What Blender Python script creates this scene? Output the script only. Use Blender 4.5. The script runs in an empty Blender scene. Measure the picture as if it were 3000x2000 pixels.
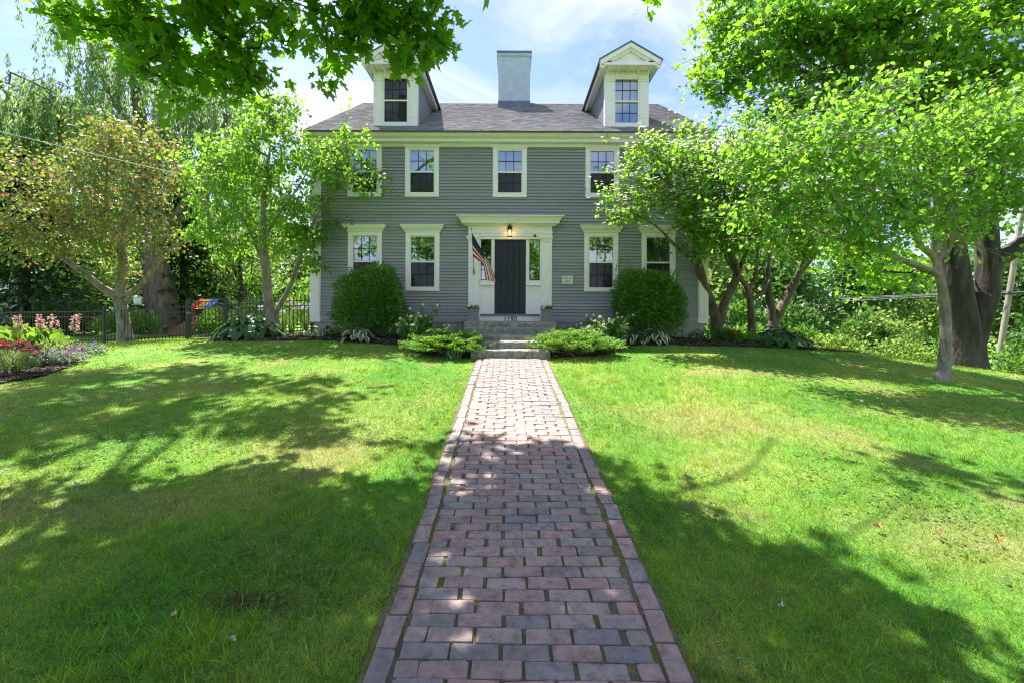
import bpy, math, random
import numpy as np
from mathutils import Matrix, Vector, Euler

SCN = bpy.context.scene
COL = SCN.collection
RAD = math.radians
rng = np.random.default_rng(7)
random.seed(7)

# ------------------------------------------------------------------ camera, sky, sun, exposure
EYE = 1.8
FPX = 16.0 / 36.0 * 3000.0
cam_d = bpy.data.cameras.new('camera')
cam = bpy.data.objects.new('camera', cam_d)
COL.objects.link(cam)
cam.location = (0, 0, EYE)
cam.rotation_euler = (RAD(90), RAD(-0.22), 0)
cam_d.sensor_width = 36.0
cam_d.lens = 16.0
cam_d.shift_y = -82.0 / 3000.0
cam_d.clip_start = 0.05
cam_d.clip_end = 2000
SCN.camera = cam

SUN_TO = Vector((0.81, -1.04, -2.78)).normalized()          # direction the light travels
world = bpy.data.worlds.new('World')
SCN.world = world
world.use_nodes = True
wn = world.node_tree
wn.nodes.clear()
sky = wn.nodes.new('ShaderNodeTexSky')
sky.sky_type = 'NISHITA'
sky.sun_disc = False
sky.sun_elevation = RAD(64.6)
sky.sun_rotation = RAD(-37.9)
sky.air_density = 1.0
sky.dust_density = 0.7
sky.ozone_density = 2.6
tc = wn.nodes.new('ShaderNodeTexCoord')
mp = wn.nodes.new('ShaderNodeMapping')
mp.inputs['Scale'].default_value = (1.0, 1.5, 2.6)
mp.inputs['Rotation'].default_value = (0.2, 0.35, 0.5)
n1 = wn.nodes.new('ShaderNodeTexNoise')
n1.inputs['Scale'].default_value = 2.1
n1.inputs['Detail'].default_value = 9
n1.inputs['Roughness'].default_value = 0.58
n1.inputs['Distortion'].default_value = 0.9
rp = wn.nodes.new('ShaderNodeValToRGB')
rp.color_ramp.elements[0].position = 0.41
rp.color_ramp.elements[0].color = (0.02, 0.02, 0.02, 1)
rp.color_ramp.elements[1].position = 0.63
rp.color_ramp.elements[1].color = (0.92, 0.92, 0.92, 1)
mx = wn.nodes.new('ShaderNodeMix')
mx.data_type = 'RGBA'
mx.inputs['B'].default_value = (4.0, 4.05, 4.3, 1)
bg = wn.nodes.new('ShaderNodeBackground')
bg.inputs['Strength'].default_value = 0.102
wo = wn.nodes.new('ShaderNodeOutputWorld')
L = wn.links.new
L(tc.outputs['Generated'], mp.inputs['Vector'])
L(mp.outputs['Vector'], n1.inputs['Vector'])
L(n1.outputs['Fac'], rp.inputs['Fac'])
L(rp.outputs['Color'], mx.inputs['Factor'])
tint = wn.nodes.new('ShaderNodeMix'); tint.data_type = 'RGBA'; tint.blend_type = 'MULTIPLY'; tint.inputs['Factor'].default_value = 1.0
tint.inputs['B'].default_value = (0.80, 0.79, 0.98, 1)
L(sky.outputs['Color'], tint.inputs['A'])
L(tint.outputs['Result'], mx.inputs['A'])
L(mx.outputs['Result'], bg.inputs['Color'])
L(bg.outputs['Background'], wo.inputs['Surface'])

sun_d = bpy.data.lights.new('sun', 'SUN')
sun_d.energy = 4.8
sun_d.angle = RAD(0.55)
sun_d.color = (1.0, 0.95, 0.86)
sun = bpy.data.objects.new('sun', sun_d)
sun.rotation_euler = SUN_TO.to_track_quat('-Z', 'Y').to_euler()
sun.location = (-20, 30, 60)
COL.objects.link(sun)

SCN.view_settings.view_transform = 'Standard'
SCN.view_settings.look = 'None'
SCN.view_settings.exposure = 1.64
SCN.view_settings.gamma = 1.0
SCN.view_settings.use_curve_mapping = False
SCN.render.engine = 'CYCLES'
cy = SCN.cycles
cy.max_bounces = 5
cy.diffuse_bounces = 3
cy.glossy_bounces = 3
cy.transmission_bounces = 5
cy.transparent_max_bounces = 8
cy.caustics_reflective = False
cy.caustics_refractive = False
cy.sample_clamp_indirect = 6.0
cy.use_adaptive_sampling = False
cy.filter_width = 1.15
cy.use_denoising = True
try:
    cy.denoiser = 'OPENIMAGEDENOISE'
    cy.denoising_input_passes = 'RGB_ALBEDO_NORMAL'
    cy.denoising_prefilter = 'ACCURATE'
    cy.denoising_quality = 'HIGH'
except Exception:
    pass

# ------------------------------------------------------------------ helpers
def PX(px, d):
    return (px - 1500.0) / FPX * d
def PZ(py, d):
    return EYE - (py - 918.0) / FPX * d

def sm(t):
    t = np.clip(t, 0.0, 1.0)
    return t * t * (3 - 2 * t)

def ground_z(x, y):
    x = np.asarray(x, float); y = np.asarray(y, float)
    z = np.where(y < 9.7, 0.085 * np.maximum(y, -4.0), 0.8245 + 0.31 * sm((y - 9.2) / 3.4) - 0.31 * sm(0.5 / 3.4))
    z = z - 0.42 * sm((y - 8) / 6) * sm((-x - 5) / 11)
    xr = np.clip(x - 4, 0, 14)
    z = z - (0.04 * xr + 0.0055 * xr * xr) * (0.35 + 0.65 * sm((y - 2) / 6))
    z = z - 3.2 * sm((y - 13.6) / 14) * sm((x - 6.5) / 4.5)
    z = z - 2.0 * sm((x - 15) / 10)
    z = z + (0.018 * np.sin(x * 1.3 + 0.7 * y) + 0.014 * np.sin(0.9 * y - 1.7 * x + 2)) * np.clip((np.abs(x) - 0.8) / 1.5, 0, 1)
    return z
def gz(x, y):
    return float(ground_z(x, y))

def tag(o, label=None, cat=None, group=None, kind=None):
    if label: o['label'] = label
    if cat: o['category'] = cat
    if group: o['group'] = group
    if kind: o['kind'] = kind
    return o

WORLDLOC = {}
def empty(name, loc=(0, 0, 0), parent=None):
    o = bpy.data.objects.new(name, None)
    o.empty_display_size = 0.2
    COL.objects.link(o)
    o.location = loc
    WORLDLOC[o] = Vector(loc)
    if parent is not None:
        o.parent = parent
        o.matrix_parent_inverse = Matrix.Translation(WORLDLOC.get(parent, Vector((0, 0, 0)))).inverted()
    return o

def link(o, parent=None):
    COL.objects.link(o)
    if parent is not None:
        o.parent = parent
        o.matrix_parent_inverse = Matrix.Translation(WORLDLOC.get(parent, Vector((0, 0, 0)))).inverted()
    return o

def thing(name, label, cat, loc, group=None):
    return tag(empty(name, loc), label, cat, group)

def mesh_from(name, verts, faces, mat=None, smooth=False):
    me = bpy.data.meshes.new(name)
    me.from_pydata([tuple(v) for v in verts], [], [tuple(f) for f in faces])
    if mat is not None:
        me.materials.append(mat)
    if smooth:
        me.polygons.foreach_set('use_smooth', [True] * len(me.polygons))
    me.update()
    return me

def mobj(name, verts, faces, mat, parent=None, smooth=False):
    return link(bpy.data.objects.new(name, mesh_from(name, verts, faces, mat, smooth)), parent)

def fast_mesh(name, V, F, mat, rnd=None, smooth=False, extra=None):
    """V (N,3) float, F (M,k) int, all faces k-sided."""
    V = np.ascontiguousarray(V, np.float32); F = np.ascontiguousarray(F, np.int32)
    me = bpy.data.meshes.new(name)
    k = F.shape[1]
    me.vertices.add(len(V)); me.vertices.foreach_set('co', V.ravel())
    me.loops.add(F.size); me.loops.foreach_set('vertex_index', F.ravel())
    me.polygons.add(len(F))
    me.polygons.foreach_set('loop_start', np.arange(len(F), dtype=np.int32) * k)
    if smooth:
        me.polygons.foreach_set('use_smooth', np.ones(len(F), dtype=bool))
    me.update(calc_edges=True)
    if rnd is not None:
        a = me.attributes.new('rnd', 'FLOAT', 'FACE')
        a.data.foreach_set('value', np.ascontiguousarray(rnd, np.float32))
    if mat is not None:
        me.materials.append(mat)
    return me

BOXF = [(0, 3, 2, 1), (4, 5, 6, 7), (0, 1, 5, 4), (1, 2, 6, 5), (2, 3, 7, 6), (3, 0, 4, 7)]
def boxv(x0, x1, y0, y1, z0, z1):
    return [(x0, y0, z0), (x1, y0, z0), (x1, y1, z0), (x0, y1, z0), (x0, y0, z1), (x1, y0, z1), (x1, y1, z1), (x0, y1, z1)]

class MB:
    def __init__(s): s.v = []; s.f = []
    def add(s, v, f):
        o = len(s.v); s.v += [tuple(p) for p in v]; s.f += [tuple(i + o for i in q) for q in f]; return s
    def box(s, *a): return s.add(boxv(*a), BOXF)
    def prism_x(s, x0, x1, prof):          # profile (y,z) counter-clockwise seen from +x
        n = len(prof)
        v = [(x0, p[0], p[1]) for p in prof] + [(x1, p[0], p[1]) for p in prof]
        f = [(i, (i + 1) % n, n + (i + 1) % n, n + i) for i in range(n)]
        f += [tuple(range(n - 1, -1, -1)), tuple(range(n, 2 * n))]
        return s.add(v, f)
    def prism_y(s, y0, y1, prof):          # profile (x,z)
        n = len(prof)
        v = [(p[0], y0, p[1]) for p in prof] + [(p[0], y1, p[1]) for p in prof]
        f = [(i, n + i, n + (i + 1) % n, (i + 1) % n) for i in range(n)]
        f += [tuple(range(n)), tuple(range(2 * n - 1, n - 1, -1))]
        return s.add(v, f)
    def tube(s, pts, rads, k=8):
        pts = [Vector(p) for p in pts]
        if not hasattr(rads, '__len__'): rads = [rads] * len(pts)
        o = len(s.v)
        for i, p in enumerate(pts):
            d = (pts[min(i + 1, len(pts) - 1)] - pts[max(i - 1, 0)]).normalized()
            ref = Vector((0.31, 0.94, 0.12)) if abs(d.y) < 0.85 else Vector((1, 0, 0.1))
            a = d.cross(ref).normalized(); b = d.cross(a)
            for j in range(k):
                t = 2 * math.pi * j / k
                s.v.append(tuple(p + (a * math.cos(t) + b * math.sin(t)) * rads[i]))
        for i in range(len(pts) - 1):
            for j in range(k):
                s.f.append((o + i * k + j, o + i * k + (j + 1) % k, o + (i + 1) * k + (j + 1) % k, o + (i + 1) * k + j))
        s.f.append(tuple(o + j for j in range(k - 1, -1, -1)))
        s.f.append(tuple(o + (len(pts) - 1) * k + j for j in range(k)))
        return s
    def lathe(s, prof, c, k=20):
        o = len(s.v)
        for r, z in prof:
            for j in range(k):
                t = 2 * math.pi * j / k
                s.v.append((c[0] + r * math.cos(t), c[1] + r * math.sin(t), c[2] + z))
        for i in range(len(prof) - 1):
            for j in range(k):
                s.f.append((o + i * k + j, o + i * k + (j + 1) % k, o + (i + 1) * k + (j + 1) % k, o + (i + 1) * k + j))
        s.f.append(tuple(o + j for j in range(k - 1, -1, -1)))
        s.f.append(tuple(o + (len(prof) - 1) * k + j for j in range(k)))
        return s
    def build(s, name, mat, parent=None, smooth=False, bevel=0.0):
        o = mobj(name, s.v, s.f, mat, parent, smooth)
        if bevel:
            m = o.modifiers.new('bevel', 'BEVEL'); m.width = bevel; m.segments = 2; m.limit_method = 'ANGLE'
        return o

def box(name, x0, x1, y0, y1, z0, z1, mat, parent=None, bevel=0.0):
    return MB().box(x0, x1, y0, y1, z0, z1).build(name, mat, parent, bevel=bevel)

# ------------------------------------------------------------------ materials
def nodes_of(name):
    m = bpy.data.materials.new(name); m.use_nodes = True
    nt = m.node_tree
    return m, nt, nt.nodes['Principled BSDF'], nt.nodes['Material Output']

def noise_node(nt, scale, detail=4, rough=0.55, coord='Object', mapping=None):
    t = nt.nodes.new('ShaderNodeTexCoord')
    n = nt.nodes.new('ShaderNodeTexNoise')
    n.inputs['Scale'].default_value = scale
    n.inputs['Detail'].default_value = detail
    n.inputs['Roughness'].default_value = rough
    src = t.outputs[coord]
    if coord == 'World':
        pass
    if mapping:
        mpn = nt.nodes.new('ShaderNodeMapping'); mpn.inputs['Scale'].default_value = mapping
        nt.links.new(src, mpn.inputs['Vector']); src = mpn.outputs['Vector']
    nt.links.new(src, n.inputs['Vector'])
    return n

def pos_noise(nt, scale, detail=4, rough=0.55, mapping=None):
    g = nt.nodes.new('ShaderNodeNewGeometry')
    n = nt.nodes.new('ShaderNodeTexNoise')
    n.inputs['Scale'].default_value = scale
    n.inputs['Detail'].default_value = detail
    n.inputs['Roughness'].default_value = rough
    src = g.outputs['Position']
    if mapping:
        mpn = nt.nodes.new('ShaderNodeMapping'); mpn.inputs['Scale'].default_value = mapping
        nt.links.new(src, mpn.inputs['Vector']); src = mpn.outputs['Vector']
    nt.links.new(src, n.inputs['Vector'])
    return n

def ramp(nt, src, stops):
    r = nt.nodes.new('ShaderNodeValToRGB')
    e = r.color_ramp.elements
    while len(e) < len(stops): e.new(0.5)
    for i, (p, c) in enumerate(stops):
        e[i].position = p
        e[i].color = (*c, 1) if len(c) == 3 else c
    nt.links.new(src, r.inputs['Fac'])
    return r

def mixc(nt, a, b, fac, mode='MIX'):
    m = nt.nodes.new('ShaderNodeMix'); m.data_type = 'RGBA'; m.blend_type = mode
    for s, v in (('A', a), ('B', b)):
        if isinstance(v, tuple): m.inputs[s].default_value = (*v, 1)
        else: nt.links.new(v, m.inputs[s])
    if isinstance(fac, float): m.inputs['Factor'].default_value = fac
    else: nt.links.new(fac, m.inputs['Factor'])
    return m.outputs['Result']

def bump(nt, src, strength, dist=0.01):
    b = nt.nodes.new('ShaderNodeBump')
    b.inputs['Strength'].default_value = strength
    b.inputs['Distance'].default_value = dist
    nt.links.new(src, b.inputs['Height'])
    return b.outputs['Normal']

def surf(name, c1, c2, scale=6, rough=0.6, bstr=0.2, bscale=40, bdist=0.005, detail=5, mapping=None, spec=0.4, obj_var=0.0, metallic=0.0):
    m, nt, p, o = nodes_of(name)
    n = pos_noise(nt, scale, detail, mapping=mapping)
    r = ramp(nt, n.outputs['Fac'], [(0.3, c1), (0.7, c2)])
    col = r.outputs['Color']
    if obj_var:
        oi = nt.nodes.new('ShaderNodeObjectInfo')
        hs = nt.nodes.new('ShaderNodeHueSaturation')
        mr = nt.nodes.new('ShaderNodeMapRange')
        mr.inputs['To Min'].default_value = 1 - obj_var; mr.inputs['To Max'].default_value = 1 + obj_var
        nt.links.new(oi.outputs['Random'], mr.inputs['Value'])
        nt.links.new(mr.outputs['Result'], hs.inputs['Value'])
        nt.links.new(col, hs.inputs['Color'])
        col = hs.outputs['Color']
    nt.links.new(col, p.inputs['Base Color'])
    p.inputs['Roughness'].default_value = rough
    p.inputs['Specular IOR Level'].default_value = spec
    p.inputs['Metallic'].default_value = metallic
    if bstr:
        b = pos_noise(nt, bscale, 6, mapping=mapping)
        nt.links.new(bump(nt, b.outputs['Fac'], bstr, bdist), p.inputs['Normal'])
    return m

def leafmat(name, c1, c2, tcol, trans=0.4, rough=0.42, spec=0.35, patch=None):
    m, nt, p, o = nodes_of(name)
    at = nt.nodes.new('ShaderNodeAttribute'); at.attribute_name = 'rnd'
    col = ramp(nt, at.outputs['Fac'], [(0.0, c1), (1.0, c2)]).outputs['Color']
    if patch:
        n = pos_noise(nt, patch[0], 3)
        f = ramp(nt, n.outputs['Fac'], [(0.42, (0, 0, 0)), (0.62, (1, 1, 1))]).outputs['Color']
        col = mixc(nt, col, patch[1], f)
    nt.links.new(col, p.inputs['Base Color'])
    p.inputs['Roughness'].default_value = rough
    p.inputs['Specular IOR Level'].default_value = spec
    tr = nt.nodes.new('ShaderNodeBsdfTranslucent')
    hs = mixc(nt, col, tcol, 0.58)
    nt.links.new(hs, tr.inputs['Color'])
    ms = nt.nodes.new('ShaderNodeMixShader'); ms.inputs['Fac'].default_value = trans
    nt.links.new(p.outputs['BSDF'], ms.inputs[1]); nt.links.new(tr.outputs['BSDF'], ms.inputs[2])
    nt.links.new(ms.outputs['Shader'], o.inputs['Surface'])
    return m

M = {}
M['trim'] = surf('white_trim_paint', (0.82, 0.76, 0.79), (0.89, 0.83, 0.86), 5, 0.5, 0.08, 30)
M['siding'] = surf('grey_clapboard_paint', (0.258, 0.258, 0.286), (0.308, 0.308, 0.338), 4, 0.55, 0.12, 60, obj_var=0.07, mapping=(0.5, 1, 6))
M['foundation'] = surf('foundation_stone', (0.22, 0.23, 0.20), (0.38, 0.38, 0.35), 5, 0.85, 0.5, 25, 0.02)
M['granite'] = surf('granite_step', (0.13, 0.128, 0.105), (0.33, 0.32, 0.285), 9, 0.8, 0.7, 45, 0.02, obj_var=0.08)
M['black_metal'] = surf('black_metal', (0.012, 0.013, 0.015), (0.03, 0.03, 0.034), 20, 0.4, 0.0)
M['brass'] = surf('brass_pole', (0.35, 0.22, 0.08), (0.5, 0.34, 0.14), 20, 0.4, 0.0)
M['door'] = surf('navy_door_paint', (0.009, 0.012, 0.026), (0.020, 0.025, 0.044), 14, 0.5, 0.35, 70, 0.004, mapping=(1, 1, 0.35))
M['sillgrey'] = surf('grey_sill_paint', (0.13, 0.14, 0.15), (0.20, 0.21, 0.22), 6, 0.5, 0.1)
M['number'] = surf('dark_number', (0.01, 0.01, 0.03), (0.02, 0.02, 0.05), 6, 0.4, 0)
M['chimney'] = None
M['flashing'] = surf('blue_grey_flashing', (0.10, 0.13, 0.20), (0.16, 0.2, 0.28), 6, 0.5, 0.1)
M['muntin'] = surf('shade_toned_muntin', (0.015, 0.018, 0.016), (0.03, 0.034, 0.03), 6, 0.5, 0)  # dark colour stands in for the shadow on the window grilles
M['interior'] = surf('interior_plaster', (0.30, 0.27, 0.22), (0.38, 0.34, 0.28), 2, 0.9, 0)
M['blind'] = surf('pale_roller_blind', (0.60, 0.66, 0.60), (0.70, 0.74, 0.68), 5, 0.8, 0.1)
M['planter'] = surf('grey_planter_stone', (0.14, 0.15, 0.145), (0.26, 0.27, 0.26), 14, 0.85, 0.5, 60, 0.01)
M['soil'] = surf('soil', (0.03, 0.022, 0.015), (0.07, 0.05, 0.035), 30, 0.95, 0.6, 80, 0.02)
M['plaque'] = surf('weathered_plaque', (0.50, 0.50, 0.44), (0.72, 0.72, 0.66), 14, 0.7, 0.2)
M['plaque_mark'] = surf('plaque_lettering', (0.10, 0.10, 0.08), (0.22, 0.22, 0.18), 40, 0.7, 0)
M['red'] = surf('red_cloth', (0.55, 0.008, 0.02), (0.65, 0.015, 0.03), 8, 0.8, 0)
M['white'] = surf('white_cloth', (0.82, 0.80, 0.80), (0.86, 0.85, 0.85), 8, 0.8, 0)
M['navy'] = surf('navy_cloth', (0.006, 0.012, 0.07), (0.012, 0.02, 0.10), 8, 0.8, 0)
M['fence'] = surf('black_fence_paint', (0.012, 0.014, 0.018), (0.03, 0.033, 0.038), 12, 0.38, 0.05)
M['bark'] = surf('grey_brown_bark', (0.075, 0.055, 0.040), (0.24, 0.19, 0.15), 7, 0.9, 0.9, 22, 0.03, mapping=(1, 1, 0.3))
M['bark_pale'] = surf('pale_grey_bark', (0.13, 0.115, 0.09), (0.36, 0.32, 0.27), 9, 0.9, 0.9, 30, 0.02, mapping=(1, 1, 0.4))
M['bark_dark'] = surf('dark_maple_bark', (0.026, 0.022, 0.018), (0.105, 0.085, 0.068), 4, 0.9, 1.0, 12, 0.05, mapping=(1, 1, 0.25))
M['wood'] = surf('stained_wood', (0.20, 0.075, 0.03), (0.34, 0.14, 0.06), 6, 0.7, 0.2)
M['pole'] = surf('weathered_pole_wood', (0.22, 0.18, 0.15), (0.38, 0.33, 0.28), 5, 0.85, 0.5, 25, mapping=(1, 1, 0.2))
M['wire'] = surf('pale_wire', (0.3, 0.3, 0.3), (0.4, 0.4, 0.4), 5, 0.4, 0)
M['darkwire'] = surf('dark_wire', (0.02, 0.02, 0.02), (0.04, 0.04, 0.04), 5, 0.5, 0)
M['shed'] = surf('blue_grey_shed_paint', (0.10, 0.14, 0.20), (0.16, 0.21, 0.28), 3, 0.7, 0.1)
M['shedroof'] = surf('dark_shed_roof', (0.05, 0.05, 0.055), (0.09, 0.09, 0.09), 5, 0.9, 0.2)

def brick_paint():
    m, nt, p, o = nodes_of('painted_chimney_brick')
    t = nt.nodes.new('ShaderNodeTexCoord')
    s = nt.nodes.new('ShaderNodeSeparateXYZ'); c = nt.nodes.new('ShaderNodeCombineXYZ')
    nt.links.new(t.outputs['Object'], s.inputs[0])
    ad = nt.nodes.new('ShaderNodeMath'); ad.operation = 'ADD'
    nt.links.new(s.outputs['X'], ad.inputs[0]); nt.links.new(s.outputs['Y'], ad.inputs[1])
    nt.links.new(ad.outputs[0], c.inputs['X']); nt.links.new(s.outputs['Z'], c.inputs['Y'])
    b = nt.nodes.new('ShaderNodeTexBrick')
    b.inputs['Scale'].default_value = 1.0
    b.inputs['Brick Width'].default_value = 0.21; b.inputs['Row Height'].default_value = 0.07
    b.inputs['Mortar Size'].default_value = 0.006
    b.inputs['Color1'].default_value = (0.50, 0.56, 0.68, 1); b.inputs['Color2'].default_value = (0.55, 0.61, 0.72, 1)
    b.inputs['Mortar'].default_value = (0.42, 0.48, 0.60, 1)
    nt.links.new(c.outputs[0], b.inputs['Vector'])
    n = pos_noise(nt, 5, 5)
    f = ramp(nt, n.outputs['Fac'], [(0.35, (0.88, 0.89, 0.90)), (0.65, (1, 1, 1))]).outputs['Color']
    nt.links.new(mixc(nt, b.outputs['Color'], f, 1.0, 'MULTIPLY'), p.inputs['Base Color'])
    nt.links.new(bump(nt, b.outputs['Fac'], 0.3, -0.006), p.inputs['Normal'])
    p.inputs['Roughness'].default_value = 0.7
    return m
M['chimney'] = brick_paint()

def shingle_mat():
    m, nt, p, o = nodes_of('asphalt_shingle')
    at = nt.nodes.new('ShaderNodeAttribute'); at.attribute_name = 'rnd'
    c = ramp(nt, at.outputs['Fac'], [(0, (0.155, 0.15, 0.175)), (0.5, (0.205, 0.20, 0.228)), (1, (0.26, 0.248, 0.268))]).outputs['Color']
    n = pos_noise(nt, 1.1, 4)
    f = ramp(nt, n.outputs['Fac'], [(0.35, (0.85, 0.85, 0.90)), (0.68, (1.10, 1.05, 0.98))]).outputs['Color']
    nt.links.new(mixc(nt, c, f, 1.0, 'MULTIPLY'), p.inputs['Base Color'])
    g = pos_noise(nt, 120, 3)
    nt.links.new(bump(nt, g.outputs['Fac'], 0.4, 0.004), p.inputs['Normal'])
    p.inputs['Roughness'].default_value = 0.9
    return m
M['shingle'] = shingle_mat()

def glass_mat(name, refl, tint=(1, 1, 1)):
    m, nt, p, o = nodes_of(name)
    nt.nodes.remove(p)
    g = nt.nodes.new('ShaderNodeBsdfGlossy'); g.inputs['Roughness'].default_value = 0.012
    g.inputs['Color'].default_value = (0.95, 0.98, 1.0, 1)
    n = pos_noise(nt, 2.2, 2)
    nt.links.new(bump(nt, n.outputs['Fac'], 0.05, 0.02), g.inputs['Normal'])
    t = nt.nodes.new('ShaderNodeBsdfTransparent'); t.inputs['Color'].default_value = (*tint, 1)
    ms = nt.nodes.new('ShaderNodeMixShader'); ms.inputs['Fac'].default_value = refl
    nt.links.new(t.outputs['BSDF'], ms.inputs[1]); nt.links.new(g.outputs['BSDF'], ms.inputs[2])
    nt.links.new(ms.outputs['Shader'], o.inputs['Surface'])
    return m
M['glass'] = glass_mat('window_glass', 0.25, (0.80, 0.85, 0.82))
M['glass_low'] = glass_mat('window_glass_behind_screen', 0.16, (0.7, 0.74, 0.74))
M['lampglass'] = glass_mat('lamp_glass', 0.1, (1.0, 0.9, 0.7))

def screen_mat():
    m, nt, p, o = nodes_of('insect_screen_mesh')
    p.inputs['Base Color'].default_value = (0.02, 0.024, 0.028, 1); p.inputs['Roughness'].default_value = 0.7
    t = nt.nodes.new('ShaderNodeBsdfTransparent')
    ms = nt.nodes.new('ShaderNodeMixShader'); ms.inputs['Fac'].default_value = 0.45
    nt.links.new(t.outputs['BSDF'], ms.inputs[1]); nt.links.new(p.outputs['BSDF'], ms.inputs[2])
    nt.links.new(ms.outputs['Shader'], o.inputs['Surface'])
    return m
M['screen'] = screen_mat()

def emit_mat(name, col, s):
    m, nt, p, o = nodes_of(name)
    p.inputs['Base Color'].default_value = (*col, 1)
    p.inputs['Emission Color'].default_value = (*col, 1); p.inputs['Emission Strength'].default_value = s
    return m
M['bulb'] = emit_mat('lit_bulb', (1.0, 0.62, 0.22), 14)

def curtain_mat():
    m, nt, p, o = nodes_of('sheer_curtain')
    p.inputs['Base Color'].default_value = (0.66, 0.65, 0.60, 1); p.inputs['Roughness'].default_value = 0.9
    t = nt.nodes.new('ShaderNodeBsdfTranslucent'); t.inputs['Color'].default_value = (0.66, 0.65, 0.6, 1)
    ms = nt.nodes.new('ShaderNodeMixShader'); ms.inputs['Fac'].default_value = 0.35
    nt.links.new(p.outputs['BSDF'], ms.inputs[1]); nt.links.new(t.outputs['BSDF'], ms.inputs[2])
    nt.links.new(ms.outputs['Shader'], o.inputs['Surface'])
    return m
M['curtain'] = curtain_mat()

def brick_mat():
    m, nt, p, o = nodes_of('old_paving_brick')
    oi = nt.nodes.new('ShaderNodeObjectInfo')
    at = nt.nodes.new('ShaderNodeAttribute'); at.attribute_name = 'rnd'
    ad = nt.nodes.new('ShaderNodeMath'); ad.operation = 'ADD'
    nt.links.new(oi.outputs['Random'], ad.inputs[0]); nt.links.new(at.outputs['Fac'], ad.inputs[1])
    fr = nt.nodes.new('ShaderNodeMath'); fr.operation = 'FRACT'; nt.links.new(ad.outputs[0], fr.inputs[0])
    c = ramp(nt, fr.outputs[0], [(0.0, (0.19, 0.175, 0.185)), (0.3, (0.31, 0.21, 0.195)), (0.55, (0.33, 0.25, 0.235)),
                                 (0.75, (0.225, 0.205, 0.212)), (1.0, (0.37, 0.215, 0.185))]).outputs['Color']
    n = pos_noise(nt, 17, 6, 0.65)
    f = ramp(nt, n.outputs['Fac'], [(0.26, (0.42, 0.42, 0.47)), (0.48, (0.95, 0.93, 0.95)), (0.78, (1.4, 1.34, 1.28))]).outputs['Color']
    c = mixc(nt, c, f, 1.0, 'MULTIPLY')
    n2 = pos_noise(nt, 3.0, 5, 0.6)
    f2 = ramp(nt, n2.outputs['Fac'], [(0.50, (0, 0, 0)), (0.75, (0.55, 0.55, 0.55))]).outputs['Color']
    c = mixc(nt, c, (0.17, 0.17, 0.15), f2)
    nt.links.new(c, p.inputs['Base Color'])
    g = pos_noise(nt, 90, 5, 0.7)
    nt.links.new(bump(nt, g.outputs['Fac'], 0.9, 0.008), p.inputs['Normal'])
    p.inputs['Roughness'].default_value = 0.82
    return m
M['brick'] = brick_mat()

def joint_mat():
    m, nt, p, o = nodes_of('mossy_joint_soil')
    n = pos_noise(nt, 4.5, 5, 0.6)
    c = ramp(nt, n.outputs['Fac'], [(0.36, (0.13, 0.105, 0.078)), (0.48, (0.19, 0.165, 0.10)), (0.56, (0.155, 0.17, 0.03)), (0.7, (0.11, 0.135, 0.018))]).outputs['Color']
    n2 = pos_noise(nt, 120, 4, 0.7)
    f = ramp(nt, n2.outputs['Fac'], [(0.3, (0.5, 0.5, 0.5)), (0.7, (1.4, 1.4, 1.4))]).outputs['Color']
    nt.links.new(mixc(nt, c, f, 1.0, 'MULTIPLY'), p.inputs['Base Color'])
    nt.links.new(bump(nt, n2.outputs['Fac'], 0.9, 0.02), p.inputs['Normal'])
    p.inputs['Roughness'].default_value = 0.95
    return m
M['joint'] = joint_mat()

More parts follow.
